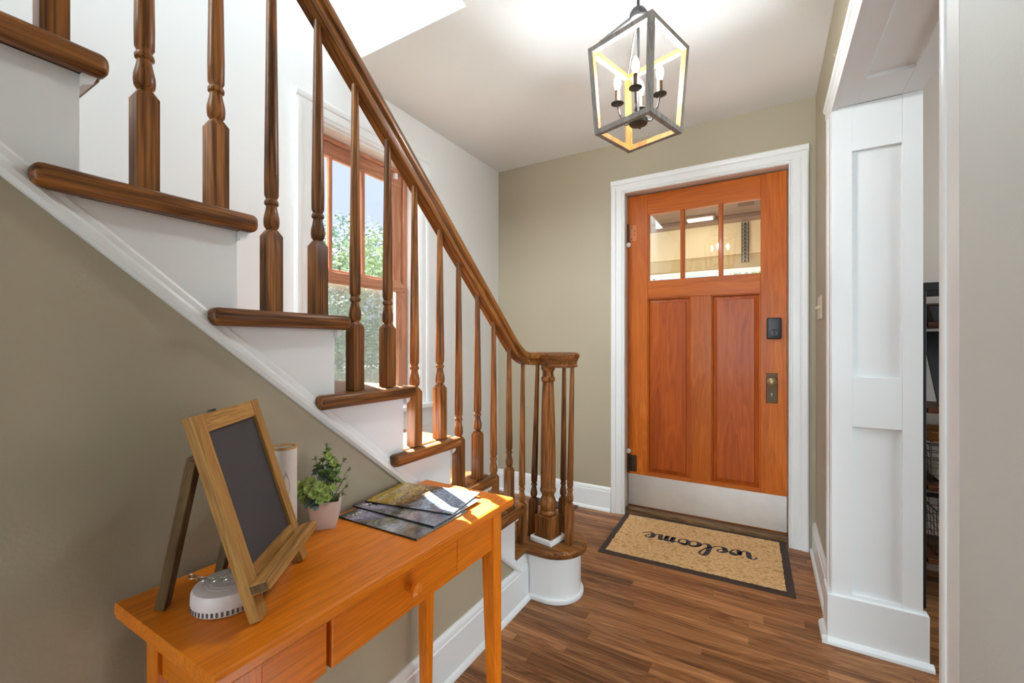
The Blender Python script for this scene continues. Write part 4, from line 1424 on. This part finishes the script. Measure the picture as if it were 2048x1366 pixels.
# ================================================================== small fittings
RG = thing('floor_register', (-1.34, 2.86, 0), 'dark metal floor register by the baseboard behind the newel', 'floor register')
put('frame', MB().box(-0.175, 0.175, -0.062, 0.062, 0.0, 0.006).mesh('frame', M['register'], 0.002), RG)
fin_me = MB().box(-0.007, 0.007, -0.048, 0.048, 0.006, 0.0085).mesh('grille_bar', M['register'])
for i in range(15):
    put('grille_bar', fin_me, RG, (-0.154 + i * 0.022, 0, 0))

SW = thing('light_switch', (XR, 2.70, 1.35), 'ivory toggle switch plate on the taupe wall beside the door', 'light switch')
put('plate', MB().box(-0.006, 0.0, -0.075, 0.075, -0.058, 0.058).mesh('plate', M['ivory'], 0.002), SW)
for dy in (-0.046, 0.0, 0.046):
    tg = put('toggle', MB().box(-0.020, -0.005, -0.005, 0.005, -0.004, 0.009).mesh('toggle', M['ivory'], 0.0015), SW, (0, dy, 0))
HK = thing('wall_hook', (XR, 2.04, 2.28), 'tiny bent nail hook high on the right wall', 'hook')
put('shank', MB().tube([(0, 0, 0), (-0.012, 0, 0.0), (-0.018, 0, -0.012), (-0.012, 0, -0.022), (-0.006, 0, -0.018)], 0.0022, 8).mesh('shank', M['ivory'], smooth=True), HK)
put('base', MB().lathe([(0.006, 0), (0.004, 0.004)], seg=12).xf(Matrix.Rotation(math.radians(-90), 4, 'Y')).mesh('base', M['ivory']), HK)

# ================================================================== bookcase in the next room
BX0, BX1, BY0, BY1 = 0.588, 1.42, 2.56, 2.90
BC = thing('bookcase', ((BX0 + BX1) / 2, (BY0 + BY1) / 2, 0), 'black framed bookcase with brown shelves in the next room', 'bookcase')
for x0 in (BX0, BX1 - 0.026):
    for y0 in (BY0, BY1 - 0.026):
        box('post', x0, x0 + 0.020, y0, y0 + 0.026, 0.0, 1.40, M['black_shelf'], BC)
for y0 in (BY0, BY1 - 0.026):
    box('top_bar', BX0, BX1, y0, y0 + 0.026, 1.40, 1.435, M['black_shelf'], BC)
for x0 in (BX0, BX1 - 0.026):
    box('side_bar', x0, x0 + 0.026, BY0 + 0.026, BY1 - 0.026, 1.40, 1.434, M['black_shelf'], BC)
    for z_ in (0.20, 0.52, 0.86, 1.24):
        box('side_bar', x0 + 0.003, x0 + 0.023, BY0 + 0.026, BY1 - 0.026, z_ - 0.016, z_, M['black_shelf'], BC)
for z_ in (0.20, 0.52, 0.86, 1.24):
    box('shelf', BX0 + 0.026, BX1 - 0.026, BY0 + 0.004, BY1 - 0.004, z_, z_ + 0.022, M['shelf_wood'], BC)
for z_ in (0.415, 0.46):
    box('guard_bar', BX0 + 0.026, BX1 - 0.026, BY1 - 0.022, BY1 - 0.006, z_, z_ + 0.016, M['black_shelf'], BC)
BN = thing('storage_bin', (0.80, 2.72, 1.263), 'dark storage bin on the top shelf of the bookcase', 'bin')
bn = MB().prism([(0.64, 1.263), (0.96, 1.263), (0.98, 1.335), (0.62, 1.335)], 'y', 2.60, 2.86)
build('body', bn, M['black_shelf'], BN, bevel=0.004)
build('rim', MB().box(0.618, 0.982, 2.598, 2.862, 1.335, 1.345), M['bronze'], BN, bevel=0.002)
LB = build('picture_frame', MB().add([(0.672, 2.66, 0.883), (0.93, 2.66, 0.883), (0.93, 2.76, 1.225), (0.640, 2.76, 1.225), (0.672, 2.672, 0.883), (0.93, 2.672, 0.883), (0.93, 2.772, 1.225), (0.640, 2.772, 1.225)],
                                     [(0, 1, 2, 3), (7, 6, 5, 4), (0, 4, 5, 1), (1, 5, 6, 2), (2, 6, 7, 3), (3, 7, 4, 0)]), M['black_shelf'], bevel=0.001)
tag(LB, 'black panel leaning on the middle bookcase shelf', 'frame')


def weave_basket(name, c, w, d, h, label):
    r = thing(name, c, label, 'basket')
    for k in range(int(h / 0.012)):
        z_ = 0.006 + k * 0.012
        s_ = 1 + 0.08 * k / (h / 0.012)
        loop = []
        for i in range(36):
            a = 2 * math.pi * i / 36
            rr = 1 + (0.02 if (i + k) % 2 else -0.02)
            ca_, sa_ = math.cos(a), math.sin(a)
            loop.append((w / 2 * s_ * rr * math.copysign(abs(ca_) ** 0.5, ca_), d / 2 * s_ * rr * math.copysign(abs(sa_) ** 0.5, sa_), z_))
        put('woven_strand', MB().tube(loop, 0.0068, 6, True).mesh('woven_strand', M['wicker'], smooth=True), r)
    put('base', MB().box(-w / 2 * 0.92, w / 2 * 0.92, -d / 2 * 0.92, d / 2 * 0.92, 0.001, 0.008).mesh('base', M['wicker']), r)
    return r


def wire_basket(c, w, d, h, label):
    r = thing('wire_basket', c, label, 'basket')
    nw_ = 0
    for z_ in [h * i / 5 for i in range(6)]:
        s_ = 0.94 + 0.06 * z_ / h
        rr = 0.004 if z_ == h else 0.0018
        put('wire', MB().tube([(-w / 2 * s_, -d / 2 * s_, z_ + 0.002), (w / 2 * s_, -d / 2 * s_, z_ + 0.002), (w / 2 * s_, d / 2 * s_, z_ + 0.002), (-w / 2 * s_, d / 2 * s_, z_ + 0.002)], rr, 6, True).mesh('wire', M['dark_metal']), r)
    for i in range(12):
        t = -0.5 + i / 11
        for sg in (-1, 1):
            put('wire', MB().tube([(t * w * 0.94, sg * d / 2 * 0.94, 0.002), (t * w, sg * d / 2, h)], 0.0016, 5).mesh('wire', M['dark_metal']), r)
    for i in range(1, 5):
        t = -0.5 + i / 5
        for sg in (-1, 1):
            put('wire', MB().tube([(sg * w / 2 * 0.94, t * d * 0.94, 0.002), (sg * w / 2, t * d, h)], 0.0016, 5).mesh('wire', M['dark_metal']), r)
    return r


WBK = wire_basket((0.80, 2.73, 0.543), 0.34, 0.24, 0.17, 'dark wire basket on the bookcase, under the woven tray')
weave_basket('woven_tray', (0.80, 2.73, 0.724), 0.33, 0.24, 0.055, 'brown woven tray resting on the wire basket')
FC = build('folded_cloth', MB().add([(0.66, 2.64, 0.55), (0.95, 2.64, 0.55), (0.95, 2.82, 0.55), (0.66, 2.82, 0.55), (0.67, 2.65, 0.62), (0.94, 2.65, 0.635), (0.94, 2.81, 0.625), (0.67, 2.81, 0.63)], [(3, 2, 1, 0), (4, 5, 6, 7), (0, 1, 5, 4), (1, 2, 6, 5), (2, 3, 7, 6), (3, 0, 4, 7)]), M['cloth'], bevel=0.018, smooth=True, seg=3)
tag(FC, 'white folded cloth inside the wire basket', 'cloth')
wire_basket((0.83, 2.72, 0.223), 0.36, 0.24, 0.20, 'dark wire basket on the lowest bookcase shelf')

# ================================================================== outdoors: porch and garden
PO = thing('porch', (-0.3, 4.3, -0.2), 'covered porch with brown ceiling and cream beam beyond the door', 'porch', kind=S)
box('deck', -1.75, 2.6, 3.15, 5.6, -0.22, -0.10, M['porch_dark'], PO)
PCZ = 2.56
for i in range(11):
    y0 = 3.16 + i * 0.20
    box('ceiling_board', -1.75, 2.6, y0, y0 + 0.196, PCZ, PCZ + 0.03, M['porch_brown'], PO, 0.004)
box('cornice', -1.75, 2.6, 5.20, 5.36, PCZ - 0.05, PCZ - 0.001, M['porch_brown'], PO, 0.006)
box('beam', -1.75, 2.6, 5.36, 5.60, 2.165, PCZ + 0.03, M['porch_cream'], PO, 0.006)
box('beam_skirt', -1.75, 2.6, 5.40, 5.56, 2.012, 2.165, M['porch_olive'], PO, 0.004)
box('beam_trim', -1.75, 2.6, 5.385, 5.575, 1.985, 2.012, M['trim'], PO, 0.004)
for x0 in (-1.7, 2.4):
    box('porch_post', x0, x0 + 0.16, 5.40, 5.56, -0.10, 1.985, M['trim'], PO, 0.006)
box('roof', -1.85, 2.8, 3.15, 5.9, PCZ + 0.031, PCZ + 0.10, M['porch_brown'], PO, 0.004)
box('ceiling_hatch', -0.24, -0.10, 4.72, 4.90, PCZ - 0.012, PCZ, M['porch_dark'], PO, 0.003)
PLM = thing('porch_light', (-0.62, 5.10, PCZ), 'flat white ceiling light on the porch outside the door', 'porch light')
put('base', MB().box(-0.15, 0.15, -0.06, 0.06, -0.02, 0.0).mesh('base', M['porch_brown'], 0.004), PLM)
put('diffuser', MB().box(-0.13, 0.13, -0.045, 0.045, -0.045, -0.02).mesh('diffuser', M['porch_lamp'], 0.012, True, 3), PLM)
light('porch_light_glow', 'AREA', (-0.62, 5.0, PCZ - 0.06), 1.2, (1.0, 0.93, 0.78), aim=(0, 0.15, -1), size=0.26, size_y=0.09)
# ornamental iron strip hanging at the beam
IR = thing('iron_lattice', (-0.195, 5.34, 2.06), 'dark patterned iron lattice strip hanging from the porch beam', 'lattice')
lh, lw_ = 0.44, 0.062
for sg in (-1, 1):
    put('side_bar', MB().box(sg * lw_ / 2 - 0.005, sg * lw_ / 2 + 0.005, -0.006, 0.006, 0, lh).mesh('side_bar', M['black_shelf']), IR)
dia = MB().prism([(0, -0.017), (0.015, 0), (0, 0.017), (-0.015, 0)], 'y', -0.005, 0.005).mesh('diamond', M['black_shelf'], 0.002)
rung = MB().box(-lw_ / 2, lw_ / 2, -0.004, 0.004, -0.0025, 0.0025).mesh('rung', M['black_shelf'])
for i in range(11):
    put('diamond', dia, IR, (0, 0, 0.02 + i * 0.040))
    put('rung', rung, IR, (0, 0, i * 0.040 + 0.0025))

GR = box('ground', -30, 30, -10, 40, -0.5, -0.30, M['grass'], bevel=0)
tag(GR, 'green lawn around the house', 'lawn', kind=S)


def tree(loc, h, rx, rz, mat, label, n=2600, group=None, seed=1, ls=0.11):
    rnd = random.Random(seed)
    T = thing('tree', loc, label, 'tree', group)
    tr = MB().tube([(0, 0, 0), (0.05, 0.02, h * 0.3), (-0.02, 0.05, h * 0.6), (0.03, 0, h * 0.85)], [0.10, 0.085, 0.06, 0.02], 9)
    for i in range(6):
        a = rnd.uniform(0, 6.28)
        z0 = h * rnd.uniform(0.3, 0.65)
        tr.tube([(0, 0, z0), (rx * 0.35 * math.cos(a), rx * 0.35 * math.sin(a), z0 + h * 0.12), (rx * 0.75 * math.cos(a), rx * 0.75 * math.sin(a), z0 + h * 0.25)], [0.045, 0.03, 0.01], 6)
    put('trunk', tr.mesh('trunk', M['bark'], smooth=True), T)
    blobs = []
    for i in range(16):
        a = rnd.uniform(0, 6.28)
        zz = rnd.uniform(-0.9, 0.9)
        q = math.sqrt(1 - zz * zz) * rnd.uniform(0.3, 0.75)
        blobs.append((rx * q * math.cos(a), rx * q * math.sin(a), h - rz + rz * zz * 0.75, rnd.uniform(0.32, 0.5) * min(rx, rz)))
    vs, fs = [], []
    for i in range(n):
        bx, by, bz, br = rnd.choice(blobs)
        d = Vector((rnd.gauss(0, 1), rnd.gauss(0, 1), rnd.gauss(0, 1))).normalized()
        c = Vector((bx, by, bz)) + d * br * rnd.uniform(0.6, 1.05)
        if c.z < 0.1:
            continue
        u = Vector((rnd.gauss(0, 1), rnd.gauss(0, 1), rnd.gauss(0, 0.5))).normalized()
        w_ = d.cross(u)
        if w_.length < 0.01:
            continue
        w_.normalize()
        s_ = ls * rnd.uniform(0.6, 1.2)
        k = len(vs)
        vs += [c - u * s_ * 0.5, c + w_ * s_ * 0.28, c + u * s_ * 0.5 + d * s_ * 0.1, c - w_ * s_ * 0.28]
        fs.append((k, k + 1, k + 2, k + 3))
    me = MB().add(vs, fs).mesh('foliage', M[mat])
    o = put('foliage', me, T)
    o['kind'] = 'stuff'
    return T


tree((-7.4, 7.0, -0.30), 3.9, 1.9, 1.7, 'foliage_a', 'bright green leafy tree outside the stair window', 5200, 'trees outside the window', 3)
tree((-9.6, 7.4, -0.30), 4.8, 2.1, 2.2, 'foliage_b', 'deep green taller tree left behind the bright one', 5200, 'trees outside the window', 5)
tree((-5.9, 7.9, -0.30), 3.4, 1.5, 1.5, 'foliage_b', 'deep green tree at the right side of the window view', 4200, 'trees outside the window', 8)
tree((-6.6, 4.9, -0.30), 2.3, 1.0, 1.15, 'foliage_a', 'low leafy shrub below the window view', 3000, 'trees outside the window', 11, 0.09)
tree((-1.6, 9.5, -0.30), 3.3, 1.7, 1.6, 'foliage_b', 'green tree beyond the porch, left of the door view', 3600, 'trees beyond the porch', 14)
tree((0.2, 9.0, -0.30), 3.1, 1.6, 1.5, 'foliage_a', 'green tree beyond the porch, straight behind the door', 3600, 'trees beyond the porch', 17)
FN = thing('garden_fence', (-5.5, 5.6, -0.30), 'beige board fence low outside the stair window', 'fence')
bd = MB().box(-0.07, 0.07, -0.012, 0.012, 0, 1.05).mesh('fence_board', M['fence'], 0.003)
for i in range(26):
    put('fence_board', bd, FN, (-2.6 + i * 0.146, 0, 0), (0, 0, 0))
    FN.children[-1].location = (-1.9 + i * 0.105, -1.9 + i * 0.105, 0)
    FN.children[-1].rotation_euler = (0, 0, math.radians(45))
for z_ in (0.25, 0.8):
    put('fence_rail', MB().box(-0.4, 3.5, 0.013, 0.04, z_, z_ + 0.08).mesh('fence_rail', M['fence']), FN, (-1.9, -1.9, 0), (0, 0, math.radians(45)))
